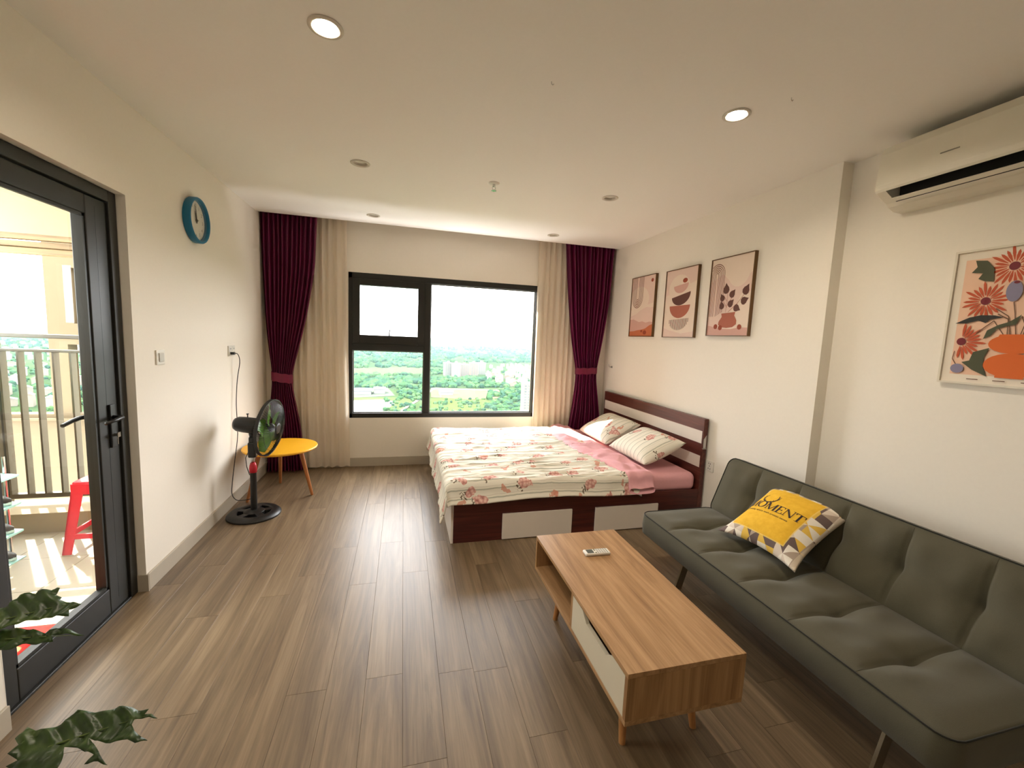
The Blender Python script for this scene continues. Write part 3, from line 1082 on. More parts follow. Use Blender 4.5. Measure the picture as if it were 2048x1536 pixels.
# folded-back pink lining at its head end
FXb = 3.335
def fold(u, v):
    b = v*LYT
    if b < LYT/2:
        oy, dy = drop(b, HANGN-0.02)
        y = DY_0+RR-0.022 + oy
    else:
        oy, dy = drop(LYT-b, HANGF-0.02)
        y = DY_1-RR+0.022 - oy
    t_ = (y-DY_0)/(DY_1-DY_0)
    xa = interp([(0.0, 3.11), (0.2, 3.03), (0.55, 2.94), (0.8, 2.97), (1.0, 3.10)], t_) + 0.02*nz(t_*4, 0.3)
    xb = FXb - 0.03*t_ + 0.03*nz(t_*5, 2.3)
    a = 2*math.pi*u
    cx = 0.5*(xa+xb)
    hx = 0.5*(xb-xa)
    c_ = math.cos(a)
    s_ = math.sin(a)
    x = cx - hx*math.copysign(abs(c_)**0.7, c_)
    hh = 0.026
    z0 = ZT + 0.012 if s_ > 0 else MT+0.010
    z = MT + 0.024 + hh*math.copysign(abs(s_)**0.6, s_)
    if s_ > 0:
        z += nz(x*9.0, y*6.0, 3.3)*0.030*s_ + nz(x*18.0, y*14.0, 6.1)*0.016*s_ + 0.012*s_*smooth01((cx+0.05-x)/0.2)
    return (x, y, z - dy)
fo = MB().grid(fold, 60, 130, lambda u, v: (u*0.8, v*LYT))
fo = fo.build('folded_lining', M['pink'], dv, smooth=True)
fo['label'] = 'plain pink lining folded back'

def pillow_fn(a, b, T, c=0.05, p=0.62, seed=0.0, wr=0.006, kk=3.0):
    def fn(s, t, sgn=1):
        x = a*s*(1-c*(1-t*t)*s*s)
        y = b*t*(1-c*(1-s*s)*t*t)
        z = sgn*T*max(0.0, (1-abs(s)**kk)*(1-abs(t)**kk))**p
        z += sgn*wr*nz(x*9+seed, y*9, 1.7)*(1-max(abs(s), abs(t))**4)
        return Vector((x, y, z))
    return fn
def pillow(mb, fn, nu=40, nv=40, uvs=None):
    for sg in (1, -1):
        mb.grid(lambda u, v: fn(2*u-1, 2*v-1, sg), nu, nv, (lambda u, v: (uvs[0]*u+uvs[2], uvs[1]*v+uvs[3])) if uvs else None)
    return mb
def place(root, origin, xdir, ydir):
    x = Vector(xdir).normalized()
    z = x.cross(Vector(ydir)).normalized()
    y = z.cross(x)
    Mx = Matrix((x, y, z)).transposed().to_4x4()
    Mx.translation = Vector(origin)
    root.matrix_world = Mx
def mk_pillow(label, BLp, BRp, TRp, TLp, T, uvoff):
    BLp, BRp, TRp, TLp = map(Vector, (BLp, BRp, TRp, TLp))
    cen = (BLp+BRp+TRp+TLp)/4
    wv = ((BRp-BLp).length+(TRp-TLp).length)/4
    hv = ((TLp-BLp).length+(TRp-BRp).length)/4
    fn = pillow_fn(wv, hv, T, 0.06, 0.55, uvoff)
    mb = pillow(MB(), fn, 44, 34, (hv*2, wv*2, uvoff, uvoff*0.7))
    # stripes should run up the pillow: swap u/v
    for k, (a, b) in mb.uv.items():
        mb.uv[k] = (b, a)
    nv_ = 34
    for i, vtx in enumerate(mb.v):
        mb.uv[i] = (vtx.y+uvoff, vtx.x+uvoff*1.3)
    o = mb.build('pillow', M['floral'], smooth=True, local=True)
    place(o, cen + Vector((0, 0, 0.0)), (BRp-BLp)+(TRp-TLp), (TLp-BLp)+(TRp-BRp))
    bm = bmesh.new()
    bm.from_mesh(o.data)
    bmesh.ops.remove_doubles(bm, verts=bm.verts, dist=0.0004)
    bmesh.ops.recalc_face_normals(bm, faces=bm.faces)
    bm.to_mesh(o.data)
    bm.free()
    return tag(o, label, 'pillow', 'floral bed pillows')
mk_pillow('floral striped pillow by the purple drape at the far side of the bed', (3.35, 4.34, 0.495), (3.36, 3.68, 0.495), (3.70, 3.87, 0.67), (3.70, 4.53, 0.67), 0.085, 0.31)
mk_pillow('floral striped pillow on the bed side facing the sofa', (3.36, 3.63, 0.50), (3.33, 2.99, 0.50), (3.70, 3.13, 0.672), (3.70, 3.80, 0.655), 0.09, 1.73)

# ------------------------------------------------------------------ pictures over the bed
LAYER = [0]
def flat(mb, mi, poly, fn, d):
    mb.cur = mi
    LAYER[0] += 1
    d = LAYER[0]
    vs = [fn(u, v, d) for u, v in poly]
    mb.add(vs, [tuple(range(len(poly)))])
def circle(cx, cy, rx, ry=None, n=24, a0=0, a1=360):
    ry = ry or rx
    return [(cx+rx*math.cos(math.radians(a0+(a1-a0)*k/n)), cy+ry*math.sin(math.radians(a0+(a1-a0)*k/n))) for k in range(n+(0 if a1-a0 == 360 else 1))]
def stroke(mb, mi, pts, w_, fn, d):
    mb.cur = mi
    LAYER[0] += 1
    d = LAYER[0]
    for i in range(len(pts)-1):
        (x0, y0), (x1, y1) = pts[i], pts[i+1]
        dx, dy = x1-x0, y1-y0
        L = math.hypot(dx, dy) or 1e-6
        nx, ny = -dy/L*w_/2, dx/L*w_/2
        mb.add([fn(x0+nx, y0+ny, d), fn(x0-nx, y0-ny, d), fn(x1-nx, y1-ny, d), fn(x1+nx, y1+ny, d)], [(0, 1, 2, 3)])
C_cream = plain('print_cream', rgb(236, 216, 198), 0.7, 0.02)
C_pinkp = plain('print_pale_pink', rgb(230, 202, 188), 0.7, 0.02)
C_pinkm = plain('print_dusty_pink', rgb(212, 166, 152), 0.7, 0.02)
C_terra = plain('print_terracotta', rgb(176, 100, 78), 0.7, 0.02)
C_rust = plain('print_rust', rgb(150, 66, 40), 0.7, 0.02)
C_brown = plain('print_brown', rgb(98, 58, 48), 0.7, 0.02)
C_orange = plain('print_orange', rgb(196, 110, 70), 0.7, 0.02)
C_line = plain('print_line', rgb(140, 96, 80), 0.7, 0.02)
PM = [C_cream, C_pinkp, C_pinkm, C_terra, C_rust, C_brown, C_orange, C_line]
M['picframe'] = plain('bronze_frame', rgb(104, 70, 30), 0.4, 0.05)
def picture(label, y0, y1, z0, z1, draw, fr_mat, wallx, dep=0.028, lip=0.006, mats=PM, group='pictures above the bed', cat='picture'):
    """u runs 0..1 as the viewer sees it (left = far end), v from bottom"""
    t = thing('wall_picture', label, cat, (wallx, 0.5*(y0+y1), z0), group)
    mb = MB()
    xf = wallx-dep
    mb.box((xf, y0, z0), (wallx, y0+lip, z1))
    mb.box((xf, y1-lip, z0), (wallx, y1, z1))
    mb.box((xf, y0+lip, z0), (wallx, y1-lip, z0+lip))
    mb.box((xf, y0+lip, z1-lip), (wallx, y1-lip, z1))
    mb.build('picture_frame', fr_mat, t)
    LAYER[0] = 0
    MB().box((xf+0.008, y0+lip, z0+lip), (wallx-0.003, y1-lip, z1-lip)).build('canvas', mats[0], t)
    def fn(u, v, d):
        return (xf+0.0078-d*0.00005, y1-lip-(y1-y0-2*lip)*u, z0+lip+(z1-z0-2*lip)*v)
    mb = MB()
    draw(mb, fn)
    mb.build('print', mats, t, flip=False)
    return t
def clip_poly(pts):
    return [(min(1, max(0, a)), min(1, max(0, b))) for a, b in pts]
def draw1(mb, fn):
    flat(mb, 1, [(0, 0.45), (1, 0.55), (1, 1), (0, 1)], fn, 1)
    flat(mb, 0, clip_poly(circle(0.35, 0.62, 0.42, 0.22)), fn, 1.3)
    hill = [(0, 0.34), (0.12, 0.36), (0.25, 0.375), (0.40, 0.43), (0.55, 0.46), (0.7, 0.485), (0.85, 0.47), (1, 0.48)]
    flat(mb, 1, [(0, 0), (1, 0)]+hill[::-1], fn, 1.6)
    hill = [(0, 0.34), (0.12, 0.36), (0.25, 0.375), (0.40, 0.43), (0.55, 0.46), (0.7, 0.485), (0.85, 0.47), (1, 0.48)]
    flat(mb, 2, [(0, 0), (1, 0), (1, 0.23), (0.85, 0.24), (0.7, 0.225), (0.55, 0.25), (0.4, 0.24), (0.28, 0.265), (0.15, 0.29), (0, 0.285)], fn, 2)
    flat(mb, 6, [(0, 0), (1, 0), (1, 0.2), (0.86, 0.18), (0.7, 0.13), (0.55, 0.11), (0.35, 0.10), (0.2, 0.085), (0, 0.08)], fn, 3)
    flat(mb, 4, circle(0.54, 0.085, 0.045, 0.022), fn, 4)
    flat(mb, 4, circle(0.68, 0.062, 0.075, 0.035), fn, 4)
    flat(mb, 4, circle(0.86, 0.915, 0.05, 0.03), fn, 4)
    for k in range(6):
        r = 0.05+0.036*k
        pts = [(0.27-r, 1.0)] + [(0.27-r*math.cos(math.radians(a)), 0.66-r*0.75*math.sin(math.radians(a))) for a in range(0, 181, 15)] + [(0.27+r, 1.0)]
        stroke(mb, 7, pts, 0.014, fn, 3)
def bowl(mb, mi, cx, cy, r, ry, rot, fn, d):
    p = [(cx+r*math.cos(math.radians(a)), cy+ry*math.sin(math.radians(a))) for a in range(180, 361, 10)]
    c_, s_ = math.cos(rot), math.sin(rot)
    flat(mb, mi, [(cx+(x-cx)*c_-(y-cy)*s_*1.35, cy+(x-cx)*s_/1.35+(y-cy)*c_) for x, y in p], fn, d)
def draw2(mb, fn):
    flat(mb, 1, [(0, 0.62), (1, 0.80), (1, 1), (0, 1)], fn, 1)
    flat(mb, 0, circle(0.45, 0.72, 0.34, 0.2), fn, 2)
    flat(mb, 1, [(0, 0), (1, 0), (1, 0.08), (0.6, 0.05), (0.2, 0.10), (0, 0.14)], fn, 1)
    bowl(mb, 3, 0.50, 0.465, 0.33, 0.185, 0.0, fn, 3)
    bowl(mb, 5, 0.52, 0.62, 0.30, 0.15, 0.16, fn, 4)
    bowl(mb, 2, 0.50, 0.77, 0.235, 0.12, 0.10, fn, 3)
    flat(mb, 4, circle(0.62, 0.825, 0.075, 0.034), fn, 5)
    for k in range(17):
        x = 0.20+0.60*k/16
        h = 0.165*math.sqrt(max(0, 1-((x-0.5)/0.32)**2))
        top = 0.265 + 0.03*(x-0.5)
        stroke(mb, 5, [(x, top), (x, top-h)], 0.014, fn, 3)
def leafshape(cx, cy, L, ang):
    pts = [(0, -0.5), (0.28, -0.42), (0.42, -0.18), (0.36, 0.1), (0.16, 0.34), (0, 0.6), (-0.16, 0.34), (-0.36, 0.1), (-0.42, -0.18), (-0.28, -0.42)]
    c_, s_ = math.cos(ang), math.sin(ang)
    L *= 1.3
    return [(cx+L*1.4*(x*c_-y*s_), cy+L*(x*s_+y*c_)) for x, y in pts]
def draw3(mb, fn):
    flat(mb, 1, [(0, 0), (0.35, 0.2), (1, 0.55), (1, 0.78), (0.6, 0.62), (0.3, 0.8), (0, 0.7)], fn, 1)
    flat(mb, 0, circle(0.68, 0.80, 0.25, 0.19), fn, 2)
    flat(mb, 0, circle(0.85, 0.35, 0.14, 0.2), fn, 2)
    flat(mb, 2, [(0, 0), (1, 0), (1, 0.095), (0.8, 0.10), (0.6, 0.08), (0.4, 0.085), (0.2, 0.10), (0.08, 0.125), (0, 0.13)], fn, 3)
    for k in range(6):
        r = 0.03+0.032*k
        pts = [(0.15-r, 0.25)]+[(0.15-r*math.cos(math.radians(a)), 0.80+r*0.72*math.sin(math.radians(a))) for a in range(0, 181, 15)]+[(0.15+r, 0.25+0.01*k)]
        pts = [p for p in pts if p[0] > 0.005]
        stroke(mb, 7, pts, 0.012, fn, 3)
    for a in ([(0.44, 0.30), (0.46, 0.45), (0.45, 0.58)], [(0.46, 0.38), (0.60, 0.52)], [(0.46, 0.36), (0.36, 0.44)], [(0.50, 0.30), (0.70, 0.40), (0.90, 0.55)], [(0.45, 0.44), (0.36, 0.52)]):
        stroke(mb, 3, a, 0.007, fn, 4)
    for cx, cy, L, an in ((0.41, 0.60, 0.10, 0.1), (0.57, 0.53, 0.085, -0.7), (0.33, 0.49, 0.075, 0.5), (0.33, 0.39, 0.08, 0.3), (0.55, 0.41, 0.085, -0.8), (0.88, 0.56, 0.10, -0.5), (0.86, 0.43, 0.09, -1.2), (0.70, 0.34, 0.085, -2.0)):
        flat(mb, 5, leafshape(cx, cy, L, an), fn, 5)
    flat(mb, 3, [(0.34, 0.285), (0.68, 0.295), (0.66, 0.25), (0.72, 0.19), (0.72, 0.14), (0.64, 0.105), (0.50, 0.095), (0.36, 0.105), (0.28, 0.14), (0.29, 0.18), (0.36, 0.24)], fn, 6)
    for cx, cy in ((0.22, 0.115), (0.34, 0.10), (0.80, 0.105)):
        flat(mb, 4, circle(cx, cy, 0.05, 0.033), fn, 7)
picture('bronze-edged print of pink hills under fine arch lines nearest the drape', 3.868, 4.322, 1.572, 2.208, draw1, M['picframe'], W)
picture('bronze-edged print of stacked terracotta and brown half-circle bowls', 3.238, 3.696, 1.568, 2.196, draw2, M['picframe'], W)
picture('bronze-edged print of a terracotta vase with dark heart-shaped leaves', 2.640, 3.082, 1.584, 2.200, draw3, M['picframe'], W)
# poster near the air conditioner
PB = [plain('poster_white', rgb(238, 226, 208), 0.6, 0.02), plain('poster_peach', rgb(238, 196, 166), 0.6, 0.02), plain('poster_petal', rgb(196, 78, 30), 0.6, 0.03),
      plain('poster_maroon', rgb(116, 14, 30), 0.6), plain('poster_green', rgb(74, 76, 48), 0.6), plain('poster_dark', rgb(36, 34, 26), 0.6),
      plain('poster_vase', rgb(222, 104, 24), 0.6, 0.03), plain('poster_lilac', rgb(136, 130, 156), 0.6, 0.05), plain('poster_stem', rgb(110, 74, 48), 0.6)]
AR = 0.47/0.62
def daisy(mb, cx, cy, R, fn, n=22, a0=0, a1=360):
    for k in range(n):
        a = math.radians(a0+(a1-a0)*k/n)
        Lr = R*(0.86+0.14*math.sin(k*2.3))
        p = []
        for r, w_ in ((0.28, 0.25), (0.6, 1.0), (0.85, 0.9), (1.0, 0.2), (0.85, -0.9), (0.6, -1.0), (0.28, -0.25)):
            q = 0.048*R*w_*1.2
            p.append((cx+(Lr*r*math.cos(a)-q*math.sin(a)), cy+(Lr*r*math.sin(a)+q*math.cos(a))*AR))
        flat(mb, 2, p, fn, 4)
    flat(mb, 3, circle(cx, cy, 0.19*R, 0.19*R*AR, 18), fn, 5)
def draw4(mb, fn):
    flat(mb, 1, [(0.07, 0.06), (0.93, 0.06), (0.93, 0.94), (0.07, 0.94)], fn, 1)
    daisy(mb, 0.44, 0.86, 0.21, fn)
    daisy(mb, 0.27, 0.62, 0.20, fn)
    daisy(mb, 0.13, 0.315, 0.20, fn, 13, -95, 100)
    daisy(mb, 0.93, 0.80, 0.18, fn, 12, 90, 270)
    daisy(mb, 0.90, 0.16, 0.17, fn, 12, 90, 260)
    for pts in ([(0.36, 0.56), (0.46, 0.50), (0.49, 0.36)], [(0.48, 0.60), (0.50, 0.52), (0.53, 0.36)], [(0.38, 0.52), (0.46, 0.48), (0.47, 0.36)], [(0.24, 0.38), (0.36, 0.47), (0.45, 0.36)],
                [(0.72, 0.64), (0.60, 0.50), (0.58, 0.36)], [(0.80, 0.52), (0.64, 0.44), (0.60, 0.36)], [(0.55, 0.50), (0.58, 0.44), (0.56, 0.36)], [(0.09, 0.24), (0.08, 0.18), (0.12, 0.13)]):
        stroke(mb, 8, pts, 0.007, fn, 3)
    flat(mb, 4, [(0.15, 0.93), (0.24, 0.92), (0.30, 0.86), (0.31, 0.76), (0.24, 0.77), (0.19, 0.79), (0.22, 0.83), (0.13, 0.84), (0.17, 0.88)], fn, 4)
    flat(mb, 5, [(0.06, 0.455), (0.17, 0.50), (0.26, 0.515), (0.36, 0.51), (0.43, 0.495), (0.33, 0.48), (0.30, 0.455), (0.24, 0.475), (0.15, 0.455)], fn, 4)
    flat(mb, 4, [(0.30, 0.335), (0.32, 0.40), (0.40, 0.44), (0.47, 0.46), (0.55, 0.51), (0.52, 0.44), (0.46, 0.43), (0.39, 0.41), (0.35, 0.36)], fn, 4)
    flat(mb, 5, [(0.58, 0.56), (0.56, 0.62), (0.61, 0.66), (0.60, 0.73), (0.68, 0.79), (0.73, 0.85), (0.75, 0.76), (0.74, 0.68), (0.66, 0.62)], fn, 4)
    flat(mb, 4, [(0.16, 0.155), (0.22, 0.17), (0.24, 0.235), (0.36, 0.27), (0.33, 0.20), (0.33, 0.13), (0.37, 0.055), (0.25, 0.10)], fn, 4)
    flat(mb, 5, [(0.64, 0.40), (0.72, 0.47), (0.84, 0.50), (0.80, 0.42), (0.72, 0.41)], fn, 4)
    flat(mb, 7, circle(0.47, 0.68, 0.058, 0.075), fn, 5)
    flat(mb, 7, circle(0.13, 0.105, 0.055, 0.036), fn, 5)
    flat(mb, 3, circle(0.48, 0.742, 0.022, 0.010), fn, 6)
    flat(mb, 6, circle(0.53, 0.300, 0.185, 0.070), fn, 6)
    flat(mb, 6, circle(0.53, 0.145, 0.20, 0.088), fn, 6)
    flat(mb, 6, [(0.42, 0.37), (0.64, 0.37), (0.66, 0.33), (0.40, 0.33)], fn, 6)
    flat(mb, 6, [(0.43, 0.07), (0.43, 0.052), (0.63, 0.052), (0.63, 0.07)], fn, 6)
    for x in (0.22, 0.42, 0.62):
        stroke(mb, 8, [(x, 0.028), (x+0.09, 0.028)], 0.006, fn, 4)
picture('white-framed poster of orange daisies in an orange vase under the air conditioner', 1.066, 1.530, 1.372, 1.988, draw4, plain('poster_frame', rgb(226, 218, 200), 0.35), W2, 0.022, 0.009, PB, 'poster on the near wall', 'poster')

# ------------------------------------------------------------------ air conditioner
ay0, ay1 = 1.0, 1.80
ac = thing('air_conditioner', 'white wall-mounted air conditioner with open dark outlet slot', 'air conditioner', (W2, 0.5*(ay0+ay1), 2.23))
solid = [(W2, 2.555), (3.80, 2.555), (3.748, 2.540), (3.728, 2.50), (3.720, 2.40), (3.717, 2.345), (3.719, 2.325), (3.726, 2.316), (3.806, 2.272), (3.822, 2.256), (3.862, 2.240), (W2, 2.236)]
cav = solid[:8] + [(3.756, 2.372), (3.820, 2.372), (3.826, 2.300)] + solid[8:]
mb = MB()
for poly_, e0, e1 in ((solid, ay0, ay0+0.045), (cav, ay0+0.045, ay1-0.045), (solid, ay1-0.045, ay1)):
    mb.prism(poly_, lambda u, v, d: (u, d, v), e0, e1)
b = mb.build('casing', M['acwhite'], ac)
mb = MB()
mb.prism([(3.7275, 2.3165), (3.7285, 2.3160), (3.7575, 2.3705), (3.7560, 2.3718)], lambda u, v, d: (u, d, v), ay0+0.0455, ay1-0.0455)
mb.prism([(3.7565, 2.3695), (3.8195, 2.3695), (3.8195, 2.3715), (3.7565, 2.3715)], lambda u, v, d: (u, d, v), ay0+0.0455, ay1-0.0455)
mb.prism([(3.8180, 2.3700), (3.8197, 2.3700), (3.8257, 2.3000), (3.8240, 2.3000)], lambda u, v, d: (u, d, v), ay0+0.0455, ay1-0.0455)
mb.prism([(3.8245, 2.3005), (3.8257, 2.2998), (3.8062, 2.2728), (3.8048, 2.2735)], lambda u, v, d: (u, d, v), ay0+0.0455, ay1-0.0455)
mb.build('outlet', M['black'], ac)
MB().prism([(3.760, 2.2800), (3.763, 2.2840), (3.784, 2.2735), (3.780, 2.2680)], lambda u, v, d: (u, d, v), ay0+0.05, ay1-0.05).build('louver', M['acwhite'], ac)
MB().box((3.7163, ay0+0.002, 2.352), (3.7185, ay1-0.002, 2.3535)).build('seam', M['acwhite'], b)
MB().box((3.7195, 1.47, 2.408), (3.7235, 1.54, 2.413)).build('logo_plate', plain('logo_grey', rgb(120, 116, 104), 0.3, metal=0.6), b)

# ------------------------------------------------------------------ sofa bed
SY0, SY1, NP = 0.80, 2.425, 6
sofa = thing('sofa', 'dark olive-grey tufted sofa bed along the right wall', 'sofa', (3.3, 1.61, 0))
def tuft(p, q, depth):
    """p along the sofa in panels, q across 0..1; pillow bulge with stitched seams and pulled buttons"""
    f = p-round(p)
    b = depth*0.55*(1-(abs(p-math.floor(p)-0.5)*2)**4)
    if 0.5 < p < NP-0.5:
        b -= 0.011*math.exp(-(f/0.022)**2)
        b -= depth*1.25*math.exp(-(f/0.22)**2-((q-0.5)/0.16)**2)
        b -= depth*0.8*math.exp(-(f/0.04)**2-((q-0.5)/0.06)**2)
        b += depth*0.35*math.exp(-(abs(f)-0.22)**2/0.02)*math.exp(-((abs(q-0.5)-0.25)/0.15)**2)
    k = smooth01(min(q, 1-q)/0.16)*smooth01(min(p, NP-p)/0.35)
    e = min(min(q, 1-q)/0.10, min(p, NP-p)/0.20)
    return b*k - depth*0.35*(1-min(1, e))**2
def cushion_slab(name, P0, along, across, normal, L, Wd, T, depth, rc=0.055):
    """slab with a tufted face and rounded corners: P0 is the face corner, normal points outwards"""
    P0, along, across, normal = map(Vector, (P0, along, across, normal))
    mb = MB()
    NU, NV = 150, 46
    def plan(u, v):
        a, b = L*u, Wd*v
        ca = min(max(a, rc), L-rc)
        cb = min(max(b, rc), Wd-rc)
        dx, dy = (a-ca)/rc, (b-cb)/rc
        h = math.hypot(dx, dy)
        if abs(dx) > 1e-9 and abs(dy) > 1e-9:
            k = max(abs(dx), abs(dy))/h
            dx, dy = dx*k, dy*k
        return ca+dx*rc, cb+dy*rc
    def face(u, v):
        a, b = plan(u, v)
        return P0 + along*a + across*b + normal*tuft(u*NP, v, depth)
    def outw(u, v):
        a, b = plan(u, v)
        ca = min(max(a, rc), L-rc)
        cb = min(max(b, rc), Wd-rc)
        o = along*(a-ca)+across*(b-cb)
        return o.normalized()
    mb.grid(face, NU, NV)
    per = [(i/NU, 0.0) for i in range(NU+1)] + [(1.0, j/NV) for j in range(1, NV+1)] + [(1-i/NU, 1.0) for i in range(1, NU+1)] + [(0.0, 1-j/NV) for j in range(1, NV)]
    n = len(per)
    rows = []
    for d, o in ((0.0, 0.0), (0.010, 0.007), (T*0.5, 0.012), (T-0.015, 0.008), (T, -0.012)):
        rows.append([face(u, v) + outw(u, v)*o - normal*d for u, v in per])
    vs = [p for r in rows for p in r]
    fs = []
    for r in range(len(rows)-1):
        for i in range(n):
            j = (i+1) % n
            fs.append((r*n+i, r*n+j, (r+1)*n+j, (r+1)*n+i))
    fs.append(tuple((len(rows)-1)*n+i for i in range(n)))
    mb.add(vs, fs)
    o = mb.build(name, M['sofa'], sofa, smooth=False)
    bm = bmesh.new()
    bm.from_mesh(o.data)
    bmesh.ops.remove_doubles(bm, verts=bm.verts, dist=0.0002)
    bmesh.ops.recalc_face_normals(bm, faces=bm.faces)
    bm.to_mesh(o.data)
    bm.free()
    o.data.polygons.foreach_set('use_smooth', [True]*len(o.data.polygons))
    MB().tube([face(u, v) + normal*0.0005 + outw(u, v)*0.003 for u, v in per[::2]], 0.0032, 6, closed=True).build('piping', M['piping'], o, smooth=True)
    for k in range(1, NP):
        MB().tube([face(k/NP, v/40)+normal*0.0004 for v in range(41)], 0.0014, 4).build('seam', M['sofa'], o)
    return o
SZ = 0.395
cushion_slab('seat', (2.915, SY0, SZ), (0, 1, 0), (1, 0, 0), (0, 0, 1), SY1-SY0, 0.545, 0.135, 0.018)
b0, b1 = Vector((3.435, 0, 0.375)), Vector((3.575, 0, 0.745))
ac_ = (b1-b0).normalized()
nb = Vector((-ac_.z, 0, ac_.x))
cushion_slab('backrest', (b0.x, SY0, b0.z), (0, 1, 0), tuple(ac_), tuple(nb), SY1-SY0, (b1-b0).length, 0.115, 0.018)
mb = MB()
mb.box((3.05, SY0+0.12, 0.235), (3.42, SY1-0.12, 0.262))
mb.build('underframe', M['black'], sofa)
M['steel'] = plain('brushed_steel', rgb(150, 140, 120), 0.3, 0.04, 60, metal=0.9)
for y in (1.04, 2.16):
    mb = MB()
    mb.bar((3.10, y, 0.245), (3.03, y+0.0, 0.0), 0.045, 0.012, (0, 1, 0))
    mb.build('leg', M['steel'], sofa)
    mb = MB()
    mb.bar((3.36, y, 0.245), (3.43, y, 0.0), 0.045, 0.012, (0, 1, 0))
    mb.build('leg', M['steel'], sofa)

# ------------------------------------------------------------------ cushion
def cushion_mat():
    n = NT('moment_cushion', 0.85, 0.2)
    x, y, z = n.sep(n.coord())
    A = 0.22
    s = n.math('DIVIDE', x, A)
    t_ = n.math('DIVIDE', y, A)
    # triangle patchwork
    k = 4.4
    su, tv = n.math('MULTIPLY', s, k), n.math('MULTIPLY', t_, k)
    fu, fv = n.math('FRACT', n.math('ADD', su, 20.0)), n.math('FRACT', n.math('ADD', tv, 20.0))
    iu, iv = n.math('FLOOR', n.math('ADD', su, 20.0)), n.math('FLOOR', n.math('ADD', tv, 20.0))
    par = n.math('MODULO', n.math('ADD', iu, iv), 2.0)
    d1 = n.math('GREATER_THAN', fu, fv)
    d2 = n.math('GREATER_THAN', n.math('ADD', fu, fv), 1.0)
    dd = n.math('ADD', n.math('MULTIPLY', d1, par), n.math('MULTIPLY', d2, n.math('SUBTRACT', 1.0, par)))
    cv = n.node('ShaderNodeCombineXYZ')
    n.put(cv.inputs[0], iu)
    n.put(cv.inputs[1], iv)
    n.put(cv.inputs[2], dd)
    wn = n.node('ShaderNodeTexWhiteNoise', noise_dimensions='3D')
    n.put(wn.inputs['Vector'], cv.outputs[0])
    r = n.node('ShaderNodeValToRGB')
    r.color_ramp.interpolation = 'CONSTANT'
    e = r.color_ramp.elements
    for _ in range(3):
        e.new(0.5)
    for q, (p, c) in enumerate(((0.0, rgb(108, 92, 88)), (0.25, rgb(216, 202, 186)), (0.48, rgb(226, 186, 84)), (0.68, rgb(176, 158, 142)), (0.86, rgb(232, 224, 210)))):
        e[q].position = p
        e[q].color = c
    n.put(r.inputs[0], wn.outputs['Value'])
    def inside(a, lo, hi):
        return n.math('MULTIPLY', n.math('GREATER_THAN', a, lo), n.math('LESS_THAN', a, hi))
    pan = n.math('MULTIPLY', inside(s, -0.86, 0.60), inside(t_, -0.76, 0.74))
    bor = n.math('MULTIPLY', inside(s, -0.885, 0.625), inside(t_, -0.785, 0.765))
    hem = n.math('GREATER_THAN', s, 0.93)
    f, _ = n.noise(n.coord(), 40.0, 4.0)
    yel = n.mix(f, rgb(214, 162, 34), rgb(242, 196, 66))
    c = n.mix(n.math('MULTIPLY', hem, 0.8), r.outputs[0], rgb(206, 192, 170))
    c = n.mix(n.math('MULTIPLY', bor, 0.8), c, rgb(240, 206, 110))
    c = n.mix(pan, c, yel)
    n.color(c)
    g, _ = n.noise(n.coord(), 600.0, 2.0)
    n.bump(g, 0.2, 0.001)
    return n.m
cfn = pillow_fn(0.242, 0.250, 0.082, 0.15, 0.78, 5.0, 0.004, 2.4)
mb = pillow(MB(), cfn, 48, 48)
cu = mb.build('cushion', cushion_mat(), smooth=True, local=True)
bm = bmesh.new()
bm.from_mesh(cu.data)
bmesh.ops.remove_doubles(bm, verts=bm.verts, dist=0.0004)
bmesh.ops.recalc_face_normals(bm, faces=bm.faces)
bm.to_mesh(cu.data)
bm.free()
tag(cu, 'yellow printed cushion with antlers and MOMENT lettering leaning on the sofa', 'cushion')
cBL, cBR, cTR, cTL = map(Vector, ((3.20, 1.97, 0.43), (3.235, 1.575, 0.43), (3.60, 1.66, 0.675), (3.595, 2.085, 0.655)))
place(cu, (cBL+cBR+cTR+cTL)/4 + Vector((-0.0, 0, 0.012)), (cBR-cBL)+(cTR-cTL), (cTL-cBL)+(cTR-cBR))
def cs(x, y, lift=0.0012):
    """design coordinates in metres on the cushion face"""
    s_, t_ = x/0.242, y/0.250
    for _ in range(12):
        s_, t_ = x/(0.242*(1-0.15*(1-t_*t_)*s_*s_)), y/(0.250*(1-0.15*(1-s_*s_)*t_*t_))
        s_, t_ = max(-1, min(1, s_)), max(-1, min(1, t_))
    p = cfn(s_, t_, 1)
    return (x, y, p.z+lift)
INK = plain('print_black', rgb(44, 30, 24), 0.8)
mb = MB()
def serif(x, y, w_):
    quad([(x-w_/2, y-0.0011), (x+w_/2, y-0.0011), (x+w_/2, y+0.0011), (x-w_/2, y+0.0011)])
def quad(p):
    # split long quads so that they follow the curved face
    (ax, ay), (bx, by), (cx, cy), (dx, dy) = p
    n_ = 6
    vs = []
    for k in range(n_+1):
        t_ = k/n_
        vs.append(cs(ax+(dx-ax)*t_, ay+(dy-ay)*t_))
        vs.append(cs(bx+(cx-bx)*t_, by+(cy-by)*t_))
    mb.add(vs, [(2*k, 2*k+1, 2*k+3, 2*k+2) for k in range(n_)])
def limb(x0, y0, x1, y1, w_):
    dx, dy = x1-x0, y1-y0
    L = math.hypot(dx, dy)
    nx, ny = -dy/L*w_/2, dx/L*w_/2
    quad([(x0+nx, y0+ny), (x0-nx, y0-ny), (x1-nx, y1-ny), (x1+nx, y1+ny)])
